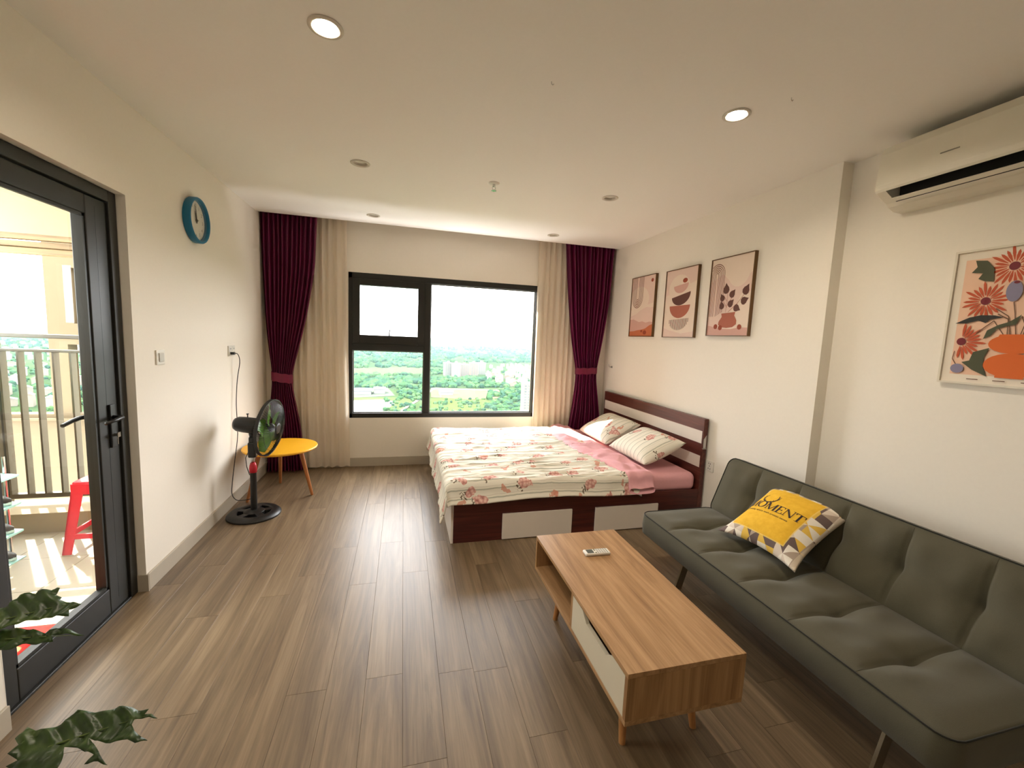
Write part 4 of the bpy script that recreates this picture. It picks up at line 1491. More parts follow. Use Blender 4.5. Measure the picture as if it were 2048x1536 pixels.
def letter(ch, x, y, w_, h, TK=0.0092, TN=0.0038):
    if ch == 'M':
        limb(x+w_*0.1, y, x+w_*0.1, y+h, TN)
        limb(x+w_*0.9, y, x+w_*0.9, y+h, TK)
        limb(x+w_*0.1, y+h, x+w_*0.5, y, TK)
        limb(x+w_*0.88, y+h, x+w_*0.5, y, TN)
        serif(x+w_*0.1, y, w_*0.3); serif(x+w_*0.9, y, w_*0.32); serif(x+w_*0.06, y+h, w_*0.22); serif(x+w_*0.95, y+h, w_*0.22)
    if ch == 'N':
        limb(x+w_*0.12, y, x+w_*0.12, y+h, TN)
        limb(x+w_*0.88, y, x+w_*0.88, y+h, TN)
        limb(x+w_*0.12, y+h, x+w_*0.88, y, TK)
        serif(x+w_*0.12, y, w_*0.34); serif(x+w_*0.06, y+h, w_*0.28); serif(x+w_*0.88, y+h, w_*0.34)
    if ch == 'E':
        limb(x+w_*0.25, y, x+w_*0.25, y+h, TK)
        limb(x+w_*0.05, y+h, x+w_*0.9, y+h, TN); limb(x+w_*0.05, y, x+w_*0.95, y, TN); limb(x+w_*0.25, y+h*0.52, x+w_*0.7, y+h*0.52, TN)
        limb(x+w_*0.9, y+h, x+w_*0.9, y+h*0.78, TN); limb(x+w_*0.95, y, x+w_*0.95, y+h*0.24, TN); limb(x+w_*0.7, y+h*0.42, x+w_*0.7, y+h*0.62, TN)
    if ch == 'T':
        limb(x+w_*0.5, y, x+w_*0.5, y+h, TK)
        limb(x+w_*0.02, y+h, x+w_*0.98, y+h, TN); limb(x+w_*0.02, y+h, x+w_*0.02, y+h*0.76, TN); limb(x+w_*0.98, y+h, x+w_*0.98, y+h*0.76, TN)
        serif(x+w_*0.5, y, w_*0.5)
    if ch == 'O':
        N = 28
        for k in range(N):
            a, b_ = 2*math.pi*k/N, 2*math.pi*(k+1)/N
            cx, cy = x+w_/2, y+h/2
            ta = TN+(TK-TN)*abs(math.cos(a))
            limb(cx+(w_/2-0.004)*math.cos(a), cy+h/2*math.sin(a), cx+(w_/2-0.004)*math.cos(b_), cy+h/2*math.sin(b_), ta)
xx = -0.196
for ch, w_ in (('M', 0.056), ('O', 0.052), ('M', 0.058), ('E', 0.042), ('N', 0.054), ('T', 0.046)):
    letter(ch, xx, -0.022, w_, 0.050)
    xx += w_+0.0035
# antlers standing on the O
ox, oy = -0.102, 0.026
def poly(pts, w0, w1):
    for k in range(len(pts)-1):
        limb(pts[k][0], pts[k][1], pts[k+1][0], pts[k+1][1], w0+(w1-w0)*k/len(pts))
for sgn in (-1, 1):
    main = [(ox+sgn*0.004, oy), (ox+sgn*0.018, oy+0.004), (ox+sgn*0.034, oy+0.014), (ox+sgn*0.043, oy+0.030), (ox+sgn*0.042, oy+0.048), (ox+sgn*0.034, oy+0.066)]
    poly(main, 0.0075, 0.0022)
    poly([(ox+sgn*0.018, oy+0.004), (ox+sgn*0.018, oy+0.014)], 0.003, 0.0015)
    poly([(ox+sgn*0.030, oy+0.011), (ox+sgn*0.027, oy+0.024)], 0.003, 0.0015)
    poly([(ox+sgn*0.040, oy+0.024), (ox+sgn*0.052, oy+0.044)], 0.003, 0.0012)
    poly([(ox+sgn*0.043, oy+0.036), (ox+sgn*0.050, oy+0.060)], 0.003, 0.0012)
vs, fs = text_mesh('amazing space with artistic sense', 0.0175)
mx = max(abs(v.x) for v in vs)
mb.add([cs(v.x*0.128/mx-0.050, v.y-0.046) for v in vs], fs)
mb.build('printed_lettering', INK, cu, local=True, flip=False)

# ------------------------------------------------------------------ coffee table and remote
tb = thing('coffee_table', 'oak coffee table with open shelf and cream drawer before the sofa', 'coffee table', (2.34, 1.694, 0))
X0, X1, Y0, Y1, Z0, Z1 = 2.106, 2.580, 1.200, 2.187, 0.218, 0.410
TH = 0.018
MB().box((X0, Y0, Z1-TH), (X1, Y1, Z1)).build('table_top', M['oak'], tb, bevel=0.0015)
MB().box((X0, Y0, Z0), (X1, Y1, Z0+TH)).build('bottom_panel', M['oak'], tb, bevel=0.0015)
for y in (Y0, Y1-TH):
    MB().box((X0, y, Z0+TH), (X1, y+TH, Z1-TH)).build('end_panel', M['oakside'], tb, bevel=0.001)
MB().box((X1-TH, Y0+TH, Z0+TH), (X1, Y1-TH, Z1-TH)).build('back_panel', M['oakside'], tb)
MB().box((X0+0.002, 1.668, Z0+TH), (X1-TH, 1.668+TH, Z1-TH)).build('divider', M['oakside'], tb)
# drawer front with the scooped grip
poly2 = [(Y0+TH+0.002, Z0+TH+0.002), (1.664, Z0+TH+0.002), (1.664, Z1-TH-0.003)]
for k in range(0, 13):
    q = k/12
    y = 1.565 - q*0.255
    d = 0.032*smooth01(min(q, 1-q)/0.16)
    poly2.append((y, Z1-TH-0.003-d))
poly2.append((Y0+TH+0.002, Z1-TH-0.003))
MB().prism(poly2, lambda u, v, d: (d, u, v), X0+0.001, X0+0.016).build('drawer', M['drawer'], tb)
for lx, ly, bx, by in ((X0+0.07, Y0+0.11, 2.190, 1.335), (X1-0.07, Y0+0.11, 2.500, 1.335), (X0+0.07, Y1-0.11, 2.186, 2.045), (X1-0.07, Y1-0.11, 2.500, 2.045)):
    sx = -1 if lx < 2.3 else 1
    sy = -1 if ly < 1.7 else 1
    tp = Vector((lx+sx*-0.02, ly+sy*-0.03, Z0+0.002))
    bt = Vector((lx+sx*0.012, ly+sy*0.01, 0.0))
    tp = Vector((bx-sx*0.015, by-sy*0.04+0.0, Z0+0.002))
    bt = Vector((bx, by, 0))
    MB().tube([bt, bt.lerp(tp, 0.5), tp], [0.0125, 0.017, 0.021], 16).build('leg', M['oakleg'], tb)
rm = thing('remote_control', 'white air conditioner remote with grey screen on the coffee table', 'remote control', (2.352, 1.944, Z1), None, (0, 0, math.radians(-2)))
RB = MB().box((-0.068, -0.024, 0.0), (0.068, 0.024, 0.016)).build('body', M['white'], rm, bevel=0.006, seg=3, local=True)
MB().box((-0.055, -0.018, 0.0158), (-0.020, 0.017, 0.0167)).build('screen', plain('lcd_grey', rgb(96, 100, 92), 0.25), rm, local=True)
for i in range(6):
    for j in range(4):
        if i == 0 and j == 1:
            continue
        c = (-0.010+i*0.0125, -0.016+j*0.0105)
        MB().box((c[0]-0.004, c[1]-0.003, 0.0158), (c[0]+0.004, c[1]+0.003, 0.0175)).build('button', plain('remote_green', rgb(120, 124, 90), 0.5) if i == 0 else bpy.data.materials.get('remote_key') or plain('remote_key', rgb(178, 176, 166), 0.5), rm, local=True)

# ------------------------------------------------------------------ potted plant whose leaves reach into view
M['leaf'] = None
n_ = NT('leaf_green', 0.38, 0.5)
f_, _c = n_.noise(n_.coord(), 18.0, 3.0)
n_.color(n_.ramp(f_, [(0.3, rgb(30, 50, 20)), (0.55, rgb(52, 78, 32)), (0.75, rgb(86, 108, 52))]))
M['leaf'] = n_.m
M['stem'] = plain('leaf_stem', rgb(104, 124, 60), 0.5)
plant = thing('potted_plant', 'dark green lobed-leaf houseplant in a pot near the balcony door', 'plant', (0.22, 1.13, 0))
MB().lathe([(0.085, 0.0), (0.10, 0.01), (0.125, 0.22), (0.132, 0.225), (0.132, 0.245), (0.118, 0.245), (0.112, 0.21)], n=40).build('pot', M['white'], plant, local=True, smooth=False)
MB().lathe([(0.113, 0.19), (0.113, 0.212)], n=32).build('soil', plain('soil', rgb(48, 36, 26), 0.95, 0.3, 60), plant, local=True)
def leaf3d(zpts, P, nrm, base, midrib, stem_to):
    """outline given in photo pixels, cast on the leaf's own plane through P"""
    nrm = Vector(nrm).normalized()
    P = Vector(P)
    def hit(px, py):
        d = ray(px, py)
        return CAM + d*((P-CAM).dot(nrm)/d.dot(nrm))
    bm = bmesh.new()
    vs = [bm.verts.new(hit(*p)) for p in zpts]
    ed = [bm.edges.new((vs[i], vs[(i+1) % len(vs)])) for i in range(len(vs))]
    bmesh.ops.triangle_fill(bm, use_beauty=True, edges=ed)
    for _ in range(3):
        bmesh.ops.subdivide_edges(bm, edges=[e for e in bm.edges if e.calc_length() > 0.012], cuts=1, use_grid_fill=True)
        bmesh.ops.triangulate(bm, faces=bm.faces)
    a, b = hit(*base), hit(*midrib)
    ax = (b-a).normalized()
    sd_ = nrm.cross(ax)
    for v in bm.verts:
        r = v.co-a
        s_, l_ = r.dot(sd_), r.dot(ax)
        v.co += nrm*(0.22*abs(s_) - 1.6*s_*s_ - 0.35*max(0, l_)**2 + 0.010*noise.noise(Vector((l_*28, s_*22, 1.0))) + 0.004*math.sin(l_*170+abs(s_)*120))
    me = bpy.data.meshes.new('leaf')
    bmesh.ops.recalc_face_normals(bm, faces=bm.faces)
    bm.to_mesh(me)
    bm.free()
    me.materials.append(M['leaf'])
    me.polygons.foreach_set('use_smooth', [True]*len(me.polygons))
    me.transform(Matrix.Translation(-plant.location))
    o = bpy.data.objects.new('leaf', me)
    COL.objects.link(o)
    o.parent = plant
    sm = o.modifiers.new('t', 'SOLIDIFY')
    sm.thickness = 0.0012
    L = (b-a).length
    mbv = MB()
    mbv.tube([a+ax*(L*q/8)+nrm*(0.0010-0.35*(L*q/8)**2) for q in range(9)], [0.0020-0.0002*q for q in range(9)], 5)
    vo = mbv.build('midrib', M['stem'], None)
    vo.data.transform(Matrix.Translation(-plant.location))
    vo.parent = o
    st = Vector(stem_to)
    md = (a+st)/2 + Vector((0, 0, 0.06))
    pts = [st.lerp(md, q/6).lerp(md.lerp(a, q/6), q/6) for q in range(7)]
    so_ = MB().tube(pts, [0.005-0.0004*q for q in range(7)], 8).build('petiole', M['stem'], plant, smooth=True)
    return o
Zp = lambda L: [(a/3.369, 1080+b/3.369) for a, b in L]
low = [(40, 1528), (120, 1485), (60, 1452), (130, 1385), (108, 1342), (160, 1310), (190, 1268), (250, 1290), (330, 1280), (420, 1250), (470, 1200), (540, 1162), (640, 1166), (720, 1152), (812, 1128), (885, 1124),
       (925, 1140), (1003, 1134), (968, 1160), (1020, 1168), (1056, 1192), (950, 1186), (905, 1200), (884, 1240), (912, 1296), (985, 1340), (905, 1362), (820, 1342), (740, 1368), (680, 1364), (600, 1338),
       (640, 1385), (668, 1432), (690, 1478), (728, 1522), (665, 1500), (570, 1518), (636, 1452), (575, 1432), (510, 1396), (440, 1402), (430, 1455), (400, 1545), (290, 1590), (150, 1570)]
ROOT = Vector((0.22, 1.13, 0.21))
leaf3d(Zp(low), (0.60, 1.27, 0.45), (0.05, -0.45, 1.0), (100, 1493), (300, 1425), ROOT+Vector((0.03, 0.02, 0)))
upl = [(-260, 560), (-140, 470), (0, 462), (60, 452), (90, 420), (150, 382), (200, 360), (240, 366), (290, 342), (345, 340), (390, 322), (408, 326), (375, 366), (412, 380), (400, 396), (440, 405), (545, 420), (510, 442), (460, 466),
       (455, 502), (400, 515), (330, 520), (240, 535), (150, 560), (60, 585), (0, 600), (-150, 640)]
leaf3d(Zp(upl), (0.33, 1.55, 0.60), (0.10, -0.55, 1.0), (-40, 1252), (150, 1200), ROOT+Vector((-0.02, 0.03, 0)))
up2 = [(-200, 640), (0, 605), (120, 596), (230, 602), (300, 622), (370, 590), (430, 588), (480, 605), (553, 626), (480, 628), (400, 624), (345, 640), (348, 676), (262, 696), (150, 702), (80, 742), (0, 747), (-160, 740)]
leaf3d(Zp(up2), (0.33, 1.52, 0.55), (0.05, -0.60, 1.0), (-35, 1282), (150, 1266), ROOT+Vector((0.0, 0.04, 0)))

# ------------------------------------------------------------------ balcony
BZ = -0.03
bf = MB().box((-1.62, 0.9, -0.25), (-0.2, 3.95, BZ-0.012)).build('floor_balcony', plain('grout', rgb(150, 142, 124), 0.9))
struct(bf)
M['tile'] = plain('balcony_tile', rgb(151, 143, 124), 0.55, 0.06, 8)
tile = None
ts = 0.40
for i in range(4):
    for j in range(7):
        x0, y0 = -0.2-(i+1)*ts, 3.68-(j+1)*ts
        if tile is None:
            mb = MB().box((0.0015, 0.0015, -0.012), (ts-0.0015, ts-0.0015, 0))
            tile = mb.build('tile', M['tile'])
            o = tile
        else:
            o = tile.copy()
            COL.objects.link(o)
        o.parent = bf
        o.location = (max(x0, -1.62), y0, BZ)
        if x0 < -1.62:
            o.scale = ((x0+ts+1.62)/ts, 1, 1)
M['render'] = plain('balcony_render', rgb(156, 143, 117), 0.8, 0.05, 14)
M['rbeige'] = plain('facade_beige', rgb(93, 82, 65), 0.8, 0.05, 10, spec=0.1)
struct(MB().box((-1.62, 3.68, -0.25), (-0.2, 3.98, 0.115)).build('kerb_balcony', M['render'], bevel=0.004))
struct(MB().box((-1.78, 0.9, -0.25), (-1.45, 3.80, 1.262)).build('parapet_balcony', plain('parapet_white', rgb(183, 174, 154), 0.8, 0.04, 10), bevel=0.004))
struct(MB().box((-1.78, 0.75, -0.25), (-0.2, 0.9, 2.6)).build('wall_balcony', M['render']))
struct(MB().box((-1.80, 0.75, 2.36), (-0.2, 3.98, 2.55)).build('ceiling_balcony', M['render']))
lt = MB().box((-1.80, 3.86, 2.08), (-0.2, 3.98, 2.36)).build('lintel_balcony', M['render'])
struct(lt)
M['batten'] = wood('batten_wood', rgb(104, 84, 56), rgb(138, 114, 80), rgb(166, 142, 106), 0, 0.6)
for z0, z1, y in ((1.945, 1.985, 3.88), (1.995, 2.035, 3.91), (2.045, 2.085, 3.88)):
    MB().box((-1.80, y-0.02, z0), (-0.2, y+0.05, z1)).build('batten', M['batten'], lt, bevel=0.004)
# railing
rl = thing('balcony_railing', 'grey-brown metal balcony railing with flat upright bars on the kerb', 'railing', (-0.85, 3.86, 0.115))
M['rail'] = plain('rail_metal', rgb(71, 65, 52), 0.45, 0.04, 30)
MB().box((-1.44, 3.835, 1.355), (-0.2, 3.895, 1.385)).build('top_rail', M['rail'], rl, bevel=0.004)
MB().box((-1.44, 3.845, 1.255), (-0.2, 3.885, 1.275)).build('upper_rail', M['rail'], rl, bevel=0.003)
MB().box((-1.44, 3.845, 0.170), (-0.2, 3.885, 0.205)).build('lower_rail', M['rail'], rl, bevel=0.003)
bar0 = None
for k in range(12):
    x = -1.385+0.102*k
    if bar0 is None:
        bar0 = MB().box((-0.006, -0.026, 0.09), (0.006, 0.026, 1.14)).build('bar', M['rail'], rl, local=True)
        o = bar0
    else:
        o = bar0.copy()
        COL.objects.link(o)
        o.parent = rl
    o.location = (x+0.85, 0.005, 0)
for x in (-1.425, -0.23):
    MB().box((x-0.02, 3.84, 0.115), (x+0.02, 3.89, 1.356)).build('post', M['rail'], rl)
# facade fin beyond the railing, with a slot and a lower opening
mb = MB()
fy0, fy1 = 5.0, 5.12
for x0, x1, z0, z1 in ((-1.86, -1.715, 0.59, 2.6), (-1.715, -1.655, 1.262, 2.6), (-1.655, -1.565, 1.262, 1.462), (-1.655, -1.565, 1.980, 2.6), (-1.565, -1.545, 1.262, 2.6), (-1.545, -1.30, 0.59, 2.6)):
    mb.box((x0, fy0, z0), (x1, fy1, z1))
mb.box((-4.5, fy0, -3.0), (-1.30, fy1, 0.59))
mb.box((-4.5, fy0-0.05, 0.535), (-1.30, fy0, 0.555))
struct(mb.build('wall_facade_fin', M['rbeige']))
# unseen wall added beside the window to narrow the sun on the bed
struct(MB().box((-0.18, 5.11, -12), (0.0, 8.2, 14)).build('wall_sun_blocker', M['rbeige']))

# red plastic stool
st = thing('plastic_stool', 'red plastic stool standing on the balcony tiles', 'stool', (-0.59, 3.46, BZ))
hb_, ht_, hz_ = 0.165, 0.118, 0.475
mb = MB()
mb.box((-ht_, -ht_, hz_-0.03), (ht_, ht_, hz_))
mb.build('seat', M['red'], st, local=True, bevel=0.012, seg=3)
for sx in (-1, 1):
    for sy in (-1, 1):
        mb = MB()
        b_ = Vector((sx*hb_, sy*hb_, 0))
        tp = Vector((sx*(ht_-0.002), sy*(ht_-0.002), hz_-0.012))
        wb, wt = 0.048, 0.065
        th = 0.010
        for dx, dy in ((1, 0), (0, 1)):
            # one flat flange of the L-shaped leg
            ix, iy = -sx*dx, -sy*dy
            ox_, oy_ = -sx*(1-dx)*th, -sy*(1-dy)*th
            mb.add([b_, b_+Vector((ix*wb, iy*wb, 0)), b_+Vector((ix*wb+ox_, iy*wb+oy_, 0)), b_+Vector((ox_, oy_, 0)),
                    tp, tp+Vector((ix*wt, iy*wt, 0)), tp+Vector((ix*wt+ox_, iy*wt+oy_, 0)), tp+Vector((ox_, oy_, 0))],
                   [(0, 1, 2, 3), (4, 5, 6, 7), (0, 1, 5, 4), (1, 2, 6, 5), (2, 3, 7, 6), (3, 0, 4, 7)])
        mb.build('leg', M['red'], st, local=True)
def at_h(z):
    return hb_+(ht_-hb_)*z/hz_
for a, b_ in (((-1, -1), (1, -1)), ((1, -1), (1, 1)), ((1, 1), (-1, 1)), ((-1, 1), (-1, -1))):
    z = 0.115
    r = at_h(z)-0.006
    MB().bar((a[0]*r, a[1]*r, z), (b_[0]*r, b_[1]*r, z), 0.010, 0.034).build('stretcher', M['red'], st, local=True)
    z = hz_-0.05
    r = at_h(z)-0.004
    MB().bar((a[0]*r, a[1]*r, z), (b_[0]*r, b_[1]*r, z), 0.010, 0.07).build('apron', M['red'], st, local=True)

# doormat
n_ = NT('mat_pattern', 0.95, 0.1)
v_ = n_.node('ShaderNodeTexVoronoi')
v_.inputs['Scale'].default_value = 9.0
n_.put(v_.inputs['Vector'], n_.coord())
n_.color(n_.ramp(v_.outputs['Distance'], [(0.0, rgb(236, 214, 170)), (0.28, rgb(226, 190, 140)), (0.34, rgb(206, 52, 44)), (0.8, rgb(190, 36, 40))]))
tag(MB().box((-0.68, 1.80, BZ), (-0.245, 2.53, BZ+0.010)).build('doormat', n_.m, bevel=0.004), 'red patterned doormat lying outside the balcony door', 'doormat')

# shoe rack with shoes beside the parapet
rk = thing('shoe_rack', 'low shoe rack with pale teal shelves against the balcony parapet', 'shoe rack', (-1.20, 3.18, BZ))
M['teal'] = plain('teal_plastic', rgb(150, 206, 206), 0.35, 0.03)
lev = [0.02, 0.20, 0.38, 0.56]
for z in lev:
    M_ = Matrix.Translation((0, 0, z)) @ Matrix.Rotation(math.radians(6), 4, 'Y')
    MB().box((-0.22, -0.14, 0.0), (0.245, 0.14, 0.012), M_).build('shelf', M['teal'], rk, local=True)
for x in (-0.22, 0.17):
    for y in (-0.145, 0.145):
        MB().tube([(x, y, 0), (x, y, 0.66)], 0.008, 8).build('post', M['chrome'], rk, local=True)
M['shoe'] = plain('black_shoe', rgb(34, 32, 30), 0.5, 0.1)
M['sole'] = plain('pale_sole', rgb(176, 206, 204), 0.6)
shoe_m = None
for k, z in enumerate(lev):
    for dy in (-0.085, 0.0, 0.085) if k < 3 else (-0.085, 0.0):
        root = thing('shoe', 'dark low shoe on the pale teal shoe rack', 'shoe', (-1.20+0.105, 3.18+dy, BZ+z+0.005), 'shoes on the rack', (0, math.radians(6), 0))
        if shoe_m is None:
            def sf(u, v):
                x = -0.13+0.26*u
                wd = 0.036*math.sqrt(max(0.0, 1-abs(2*u-1)**3.2))*(0.85+0.25*u)
                top = interp([(0, 0.055), (0.15, 0.075), (0.35, 0.07), (0.55, 0.055), (0.8, 0.036), (1.0, 0.018)], u)
                a = math.pi*v
                return (x, wd*math.cos(a), 0.014+top*math.sin(a)**0.8)
            up_ = MB().grid(sf, 16, 10).build('upper', M['shoe'], root, local=True, smooth=True)
            def sl(u, v):
                x = -0.133+0.266*u
                wd = 0.039*math.sqrt(max(0.0, 1-abs(2*u-1)**3.2))*(0.85+0.25*u)
                return (x, wd*(2*v-1), 0.016 if 0 < v < 1 else 0.0)
            so2 = MB().grid(sl, 16, 6).build('sole', M['sole'], root, local=True)
            shoe_m = (up_, so2)
        else:
            for q in shoe_m:
                c = q.copy()
                COL.objects.link(c)
                c.parent = root

# ------------------------------------------------------------------ the view: plain with woods, fields and a town
GZ = -90.0
def G(px, py, dz=0.0):
    p = onz(px, py, GZ+dz)
    return (p.x, p.y, GZ+dz)
n_ = NT('countryside', 0.95, 0.0)
co_ = n_.coord()
f1, _c = n_.noise(co_, 0.006, 5.0, 0.6)
f2, _c = n_.noise(co_, 0.03, 4.0, 0.6)
c_ = n_.ramp(f1, [(0.35, rgb(33, 49, 30)), (0.5, rgb(43, 55, 32)), (0.62, rgb(52, 63, 39))])
c_ = n_.mix(n_.math('MULTIPLY', f2, 0.5), c_, rgb(37, 52, 34))
n_.color(c_)
struct(MB().box((-9000, 60, GZ-2), (11000, 14000, GZ)).build('ground_plain', n_.m))
def patch(name, pxs, col, dz, rough=0.95):
    mt = plain(name+'_surface', col, rough, 0.12, 0.05, spec=0.5 if rough < 0.5 else 0.0)
    pts = [G(a, b, 0) for a, b in pxs]
    n__ = len(pts)
    mb = MB()
    mb.add([(p[0], p[1], GZ-0.5) for p in pts]+[(p[0], p[1], GZ+dz) for p in pts],
           [tuple(range(n__)), tuple(range(n__, 2*n__))]+[(i, (i+1) % n__, n__+(i+1) % n__, n__+i) for i in range(n__)])
    return struct(mb.build(name, mt))
patch('ground_meadow', [(700, 738), (775, 733), (845, 735), (848, 746), (800, 752), (740, 750), (700, 748)], rgb(54, 70, 44), 0.4)
patch('ground_meadow_near', [(862, 797), (990, 797), (985, 822), (960, 840), (862, 845)], rgb(53, 64, 33), 0.4)
patch('ground_dirt_lot', [(862, 777), (905, 780), (1000, 783), (1000, 797), (940, 799), (862, 795)], rgb(72, 64, 52), 0.5)
patch('ground_bank', [(690, 795), (800, 795), (830, 800), (790, 835), (690, 845)], rgb(55, 63, 39), 0.3)
patch('ground_pond', [(702, 802), (760, 800), (796, 804), (768, 822), (740, 845), (690, 850)], rgb(109, 109, 107), 0.6, 0.15)
patch('ground_road', [(793, 826), (800, 826), (848, 796), (870, 778), (866, 777), (840, 796)], rgb(72, 70, 64), 0.7)
patch('ground_road_far', [(862, 776), (1080, 783), (1080, 785), (862, 779)], rgb(75, 72, 64), 0.8)
patch('ground_yard', [(702, 772), (772, 772), (790, 792), (702, 796)], rgb(63, 69, 60), 0.5)
# factory sheds
M['shed'] = plain('shed_roof', rgb(71, 82, 91), 0.5, 0.06, 0.2, spec=0.0)
M['shedw'] = plain('shed_wall', rgb(106, 106, 103), 0.8, 0.04, 0.2, spec=0.0)
def shed(px0, px1, py, dep, h, label):
    a, b = Vector(G(px0, py)), Vector(G(px1, py))
    t = thing('shed', label, 'building', ((a+b)/2), 'factory sheds')
    L = (b-a).length
    ax = (b-a).normalized()
    pr = Vector((-ax.y, ax.x, 0))
    def fn(u, v, d):
        return a+ax*d+pr*u+Vector((0, 0, v))
    MB().prism([(0, 0), (dep, 0), (dep, h), (0, h)], fn, 0, L).build('wall', M['shedw'], t)
    MB().prism([(-1, h), (dep+1, h), (dep/2, h+3)], fn, -1, L+1).build('roof', M['shed'], t)
shed(708, 742, 790, 26, 6, 'long blue-grey factory shed beside the pond')
shed(748, 770, 788, 22, 7, 'shorter blue-grey factory shed next to the long shed')
shed(880, 906, 791, 16, 5, 'low grey site shed on the bare earth lot')
# apartment towers
M['tower'] = plain('tower_wall', rgb(101, 98, 91), 0.8, 0.04, 0.2, spec=0.0)
M['towerp'] = plain('tower_wall_pink', rgb(97, 87, 80), 0.8, 0.04, 0.2, spec=0.0)
M['twin'] = plain('tower_window', rgb(76, 83, 83), 0.4, 0.1, 0.2, spec=0.0)
def tower(px0, px1, py, h, dep, mat, label, rot=0.0):
    a, b = Vector(G(px0, py)), Vector(G(px1, py))
    wv = (b-a).length
    cen = (a+b)/2
    t = thing('apartment_tower', label, 'building', cen, 'apartment towers')
    t.rotation_euler = (0, 0, math.atan2(b.y-a.y, b.x-a.x)+rot)
    MB().box((-wv/2, 0, 0), (wv/2, dep, h)).build('wall', mat, t, local=True)
    MB().box((-wv/2-0.5, -0.5, h), (wv/2+0.5, dep+0.5, h+1.2)).build('parapet', M['shedw'], t, local=True)
    MB().box((-wv*0.12, dep*0.3, h+1.2), (wv*0.12, dep*0.7, h+5)).build('lift_house', mat, t, local=True)
    nf = int(h/3.1)
    nc = max(2, int(wv/4.5))
    wm = None
    for fl_ in range(nf):
        for cc in range(nc):
            x = -wv/2 + wv*(cc+0.5)/nc
            z = 1.5+fl_*3.1
            if wm is None:
                wm = MB().box((-1.1, -0.25, 0), (1.1, 0.05, 1.5)).build('window', M['twin'], t, local=True)
                o = wm
            else:
                o = wm.copy()
                COL.objects.link(o)
                o.parent = t
            o.location = (x, 0, z)
tower(890, 906, 752, 29, 16, M['tower'], 'cream apartment tower at the left end of the tower row')
tower(907, 921, 754, 30, 16, M['tower'], 'cream apartment tower second in the tower row', 0.06)
tower(922, 938, 752, 26, 15, M['towerp'], 'lower grey apartment tower in the middle of the row')
tower(942, 956, 751, 29, 16, M['towerp'], 'pinkish apartment tower fourth in the tower row')
tower(957, 971, 749, 28, 16, M['tower'], 'pale apartment tower at the right end of the row', -0.05)
tower(1045, 1059, 842, 42, 14, M['tower'], 'pale tower block standing alone in the near trees')
# mushroom-shaped water tower
a = Vector(G(952, 703))
t = thing('water_tower', 'tall pale mushroom-shaped water tower near the horizon', 'water tower', a)
sc_ = (a-CAM).length/FPX
MB().lathe([(3.2*sc_*0.5, 0), (1.5*sc_*0.5, 4*sc_), (1.4*sc_*0.5, 17*sc_)], n=14).build('shaft', M['tower'], t, local=True)
MB().lathe([(1.5*sc_*0.5, 16*sc_), (8*sc_*0.5, 20*sc_), (8*sc_*0.5, 22*sc_), (5*sc_*0.5, 23*sc_)], n=20).build('tank', M['tower'], t, local=True)
# town houses: one mesh kind, copied
roofs = [plain('roof_a', rgb(98, 91, 87), 0.8, 0.1, 0.3, spec=0.0), plain('roof_b', rgb(97, 85, 75), 0.8, 0.1, 0.3, spec=0.0), plain('roof_c', rgb(106, 103, 99), 0.8, 0.1, 0.3, spec=0.0)]
walls_ = [plain('house_a', rgb(108, 107, 102), 0.85, 0.05, 0.3, spec=0.0), plain('house_b', rgb(107, 99, 90), 0.85, 0.05, 0.3, spec=0.0)]
proto = []
for k in range(3):
    w_, d_, h_ = (8, 11, 9), (7, 12, 12), (12, 10, 7)
    w_, d_, h_ = ((8, 11, 9), (7, 12, 12), (12, 10, 7))[k]
    mbw = MB().box((-w_/2, -d_/2, 0), (w_/2, d_/2, h_))
    mbr = MB()
    mbr.prism([(-w_/2-0.4, h_), (w_/2+0.4, h_), (0, h_+2.4)], lambda u, v, d: (u, d, v), -d_/2-0.4, d_/2+0.4)
    proto.append((mbw, mbr))
built = {}
TAKEN = []
rr_ = random.Random(11)
def house(p, ang, kind, label, group):
    if any((p[0]-q[0])**2+(p[1]-q[1])**2 < 15.0**2 for q in TAKEN):
        return
    TAKEN.append(p)
    t = thing('town_house', label, 'house', p, group, (0, 0, ang))
    key = (kind, rr_.randrange(2), rr_.randrange(3))
    if key not in built:
        w0 = proto[kind][0].build('wall', walls_[key[1]], t, local=True)
        r0 = proto[kind][1].build('roof', roofs[key[2]], t, local=True)
        built[key] = (w0, r0)
    else:
        for q in built[key]:
            c = q.copy()
            COL.objects.link(c)
            c.parent = t
for k in range(110):
    px = rr_.uniform(974, 1082)
    py = rr_.uniform(733, 772)
    house(G(px, py), rr_.uniform(-0.5, 0.5), rr_.randrange(3), 'pale low house in the town beside the apartment towers', 'houses of the town')
for k in range(24):
    px = rr_.uniform(915, 985)
    py = rr_.uniform(703, 715)
    house(G(px, py), rr_.uniform(-0.5, 0.5), 2, 'pale low house in the distance around the water tower', 'houses by the water tower')
for r_ in range(10):
    for k in range(14):
        px = -60+k*21+r_*4
        py = 688+r_*r_*1.15+r_*3.4 + rr_.uniform(-1.5, 1.5)
        p = G(px, py)
        if p[1] < 120:
            continue
        house(p, 0.5+rr_.uniform(-0.08, 0.08), (r_+k) % 3, 'pale town house in the rows seen through the balcony railing', 'houses below the balcony')
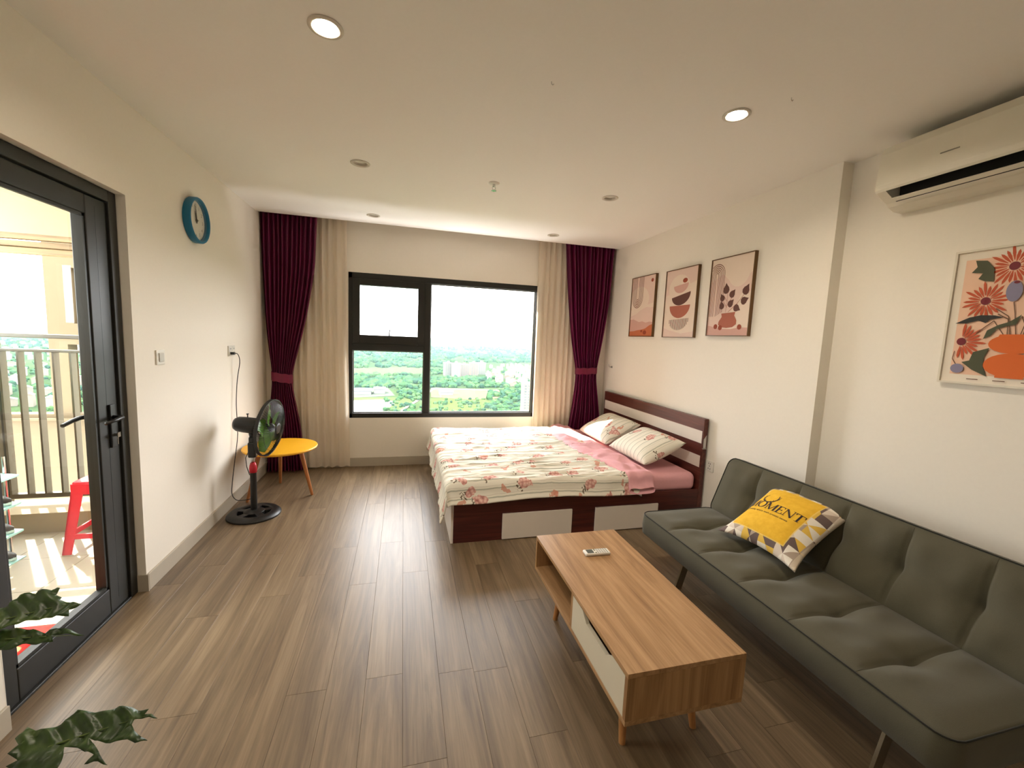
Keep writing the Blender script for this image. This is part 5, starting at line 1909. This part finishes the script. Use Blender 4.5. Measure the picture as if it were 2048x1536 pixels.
# woods: thousands of crowns nobody could count
ico = bmesh.new()
bmesh.ops.create_icosphere(ico, subdivisions=1, radius=1.0)
iv = [v.co.copy() for v in ico.verts]
if_ = [[v.index for v in f.verts] for f in ico.faces]
ico.free()
NEAR = [(p[0], p[1], 8.0) for p in TAKEN]
for o in bpy.data.objects:
    if o.name.startswith(('apartment_tower', 'shed', 'water_tower')) and o.parent is None:
        NEAR.append((o.location.x, o.location.y, 26.0))
def woods(name, label, cells, cols, seed):
    rw = random.Random(seed)
    mb = MB()
    for (x0, x1, y0, y1, n, r0, r1) in cells:
        for _ in range(n):
            px, py = rw.uniform(x0, x1), rw.uniform(y0, y1)
            if noise.noise(Vector((px*0.045, py*0.12, seed))) < -0.12:
                continue
            p = Vector(G(px, py))
            r = rw.uniform(r0, r1)
            if any((p.x-q[0])**2+(p.y-q[1])**2 < (r*1.5+q[2])**2 for q in NEAR):
                continue
            sx, sy, sz = r*rw.uniform(0.8, 1.3), r*rw.uniform(0.8, 1.3), r*rw.uniform(0.7, 1.1)
            mb.cur = rw.randrange(len(cols))
            mb.add([(p.x+v.x*sx*rw.uniform(0.85, 1.15), p.y+v.y*sy, p.z+sz*0.6+v.z*sz) for v in iv], if_)
    o = mb.build(name, cols, smooth=False, flip=False)
    tag(o, label, 'trees')
    o['kind'] = 'stuff'
    return o
TG = [plain('crown_a', rgb(40, 64, 40), 0.9, 0.2, 0.3, spec=0.0), plain('crown_b', rgb(54, 77, 46), 0.9, 0.2, 0.3, spec=0.0), plain('crown_c', rgb(34, 56, 43), 0.9, 0.2, 0.3, spec=0.0)]
woods('woodland', 'green trees scattered over the plain below the window', [
    (690, 1090, 694, 726, 2200, 5.58, 10.2), (690, 890, 722, 736, 520, 4.34, 7.48), (690, 850, 750, 775, 840, 3.1, 6.12), (690, 862, 764, 776, 400, 3.1, 5.44),
    (862, 1090, 752, 776, 840, 3.1, 6.12), (975, 1090, 780, 842, 640, 2.48, 4.76), (862, 985, 798, 840, 140, 1.86, 3.4), (795, 850, 770, 800, 120, 2.48, 4.08),
    (770, 850, 800, 840, 120, 1.86, 3.4), (975, 1085, 735, 770, 180, 2.48, 4.08), (862, 895, 722, 752, 120, 3.1, 5.44)], TG, 3)
woods('woodland', 'green trees among the rows of houses below the balcony', [(-60, 260, 668, 700, 520, 4.96, 9.52), (-60, 260, 700, 800, 520, 2.48, 5.44), (-60, 260, 790, 900, 240, 1.86, 3.4)], TG, 5)

# ------------------------------------------------------------------ hazy air over the plain
hz = bpy.data.materials.new('haze')
hz.use_nodes = True
t_ = hz.node_tree
t_.nodes.remove(t_.nodes['Principled BSDF'])
vs_ = t_.nodes.new('ShaderNodeVolumeScatter')
vs_.inputs['Color'].default_value = (0.55, 0.88, 1.0, 1)
vs_.inputs['Density'].default_value = 0.000040
vs_.inputs['Anisotropy'].default_value = 0.0
t_.links.new(vs_.outputs[0], t_.nodes['Material Output'].inputs['Volume'])
air = MB().box((-9000, 160, GZ-1), (11000, 14000, 40)).build('haze_air', hz)
struct(air)
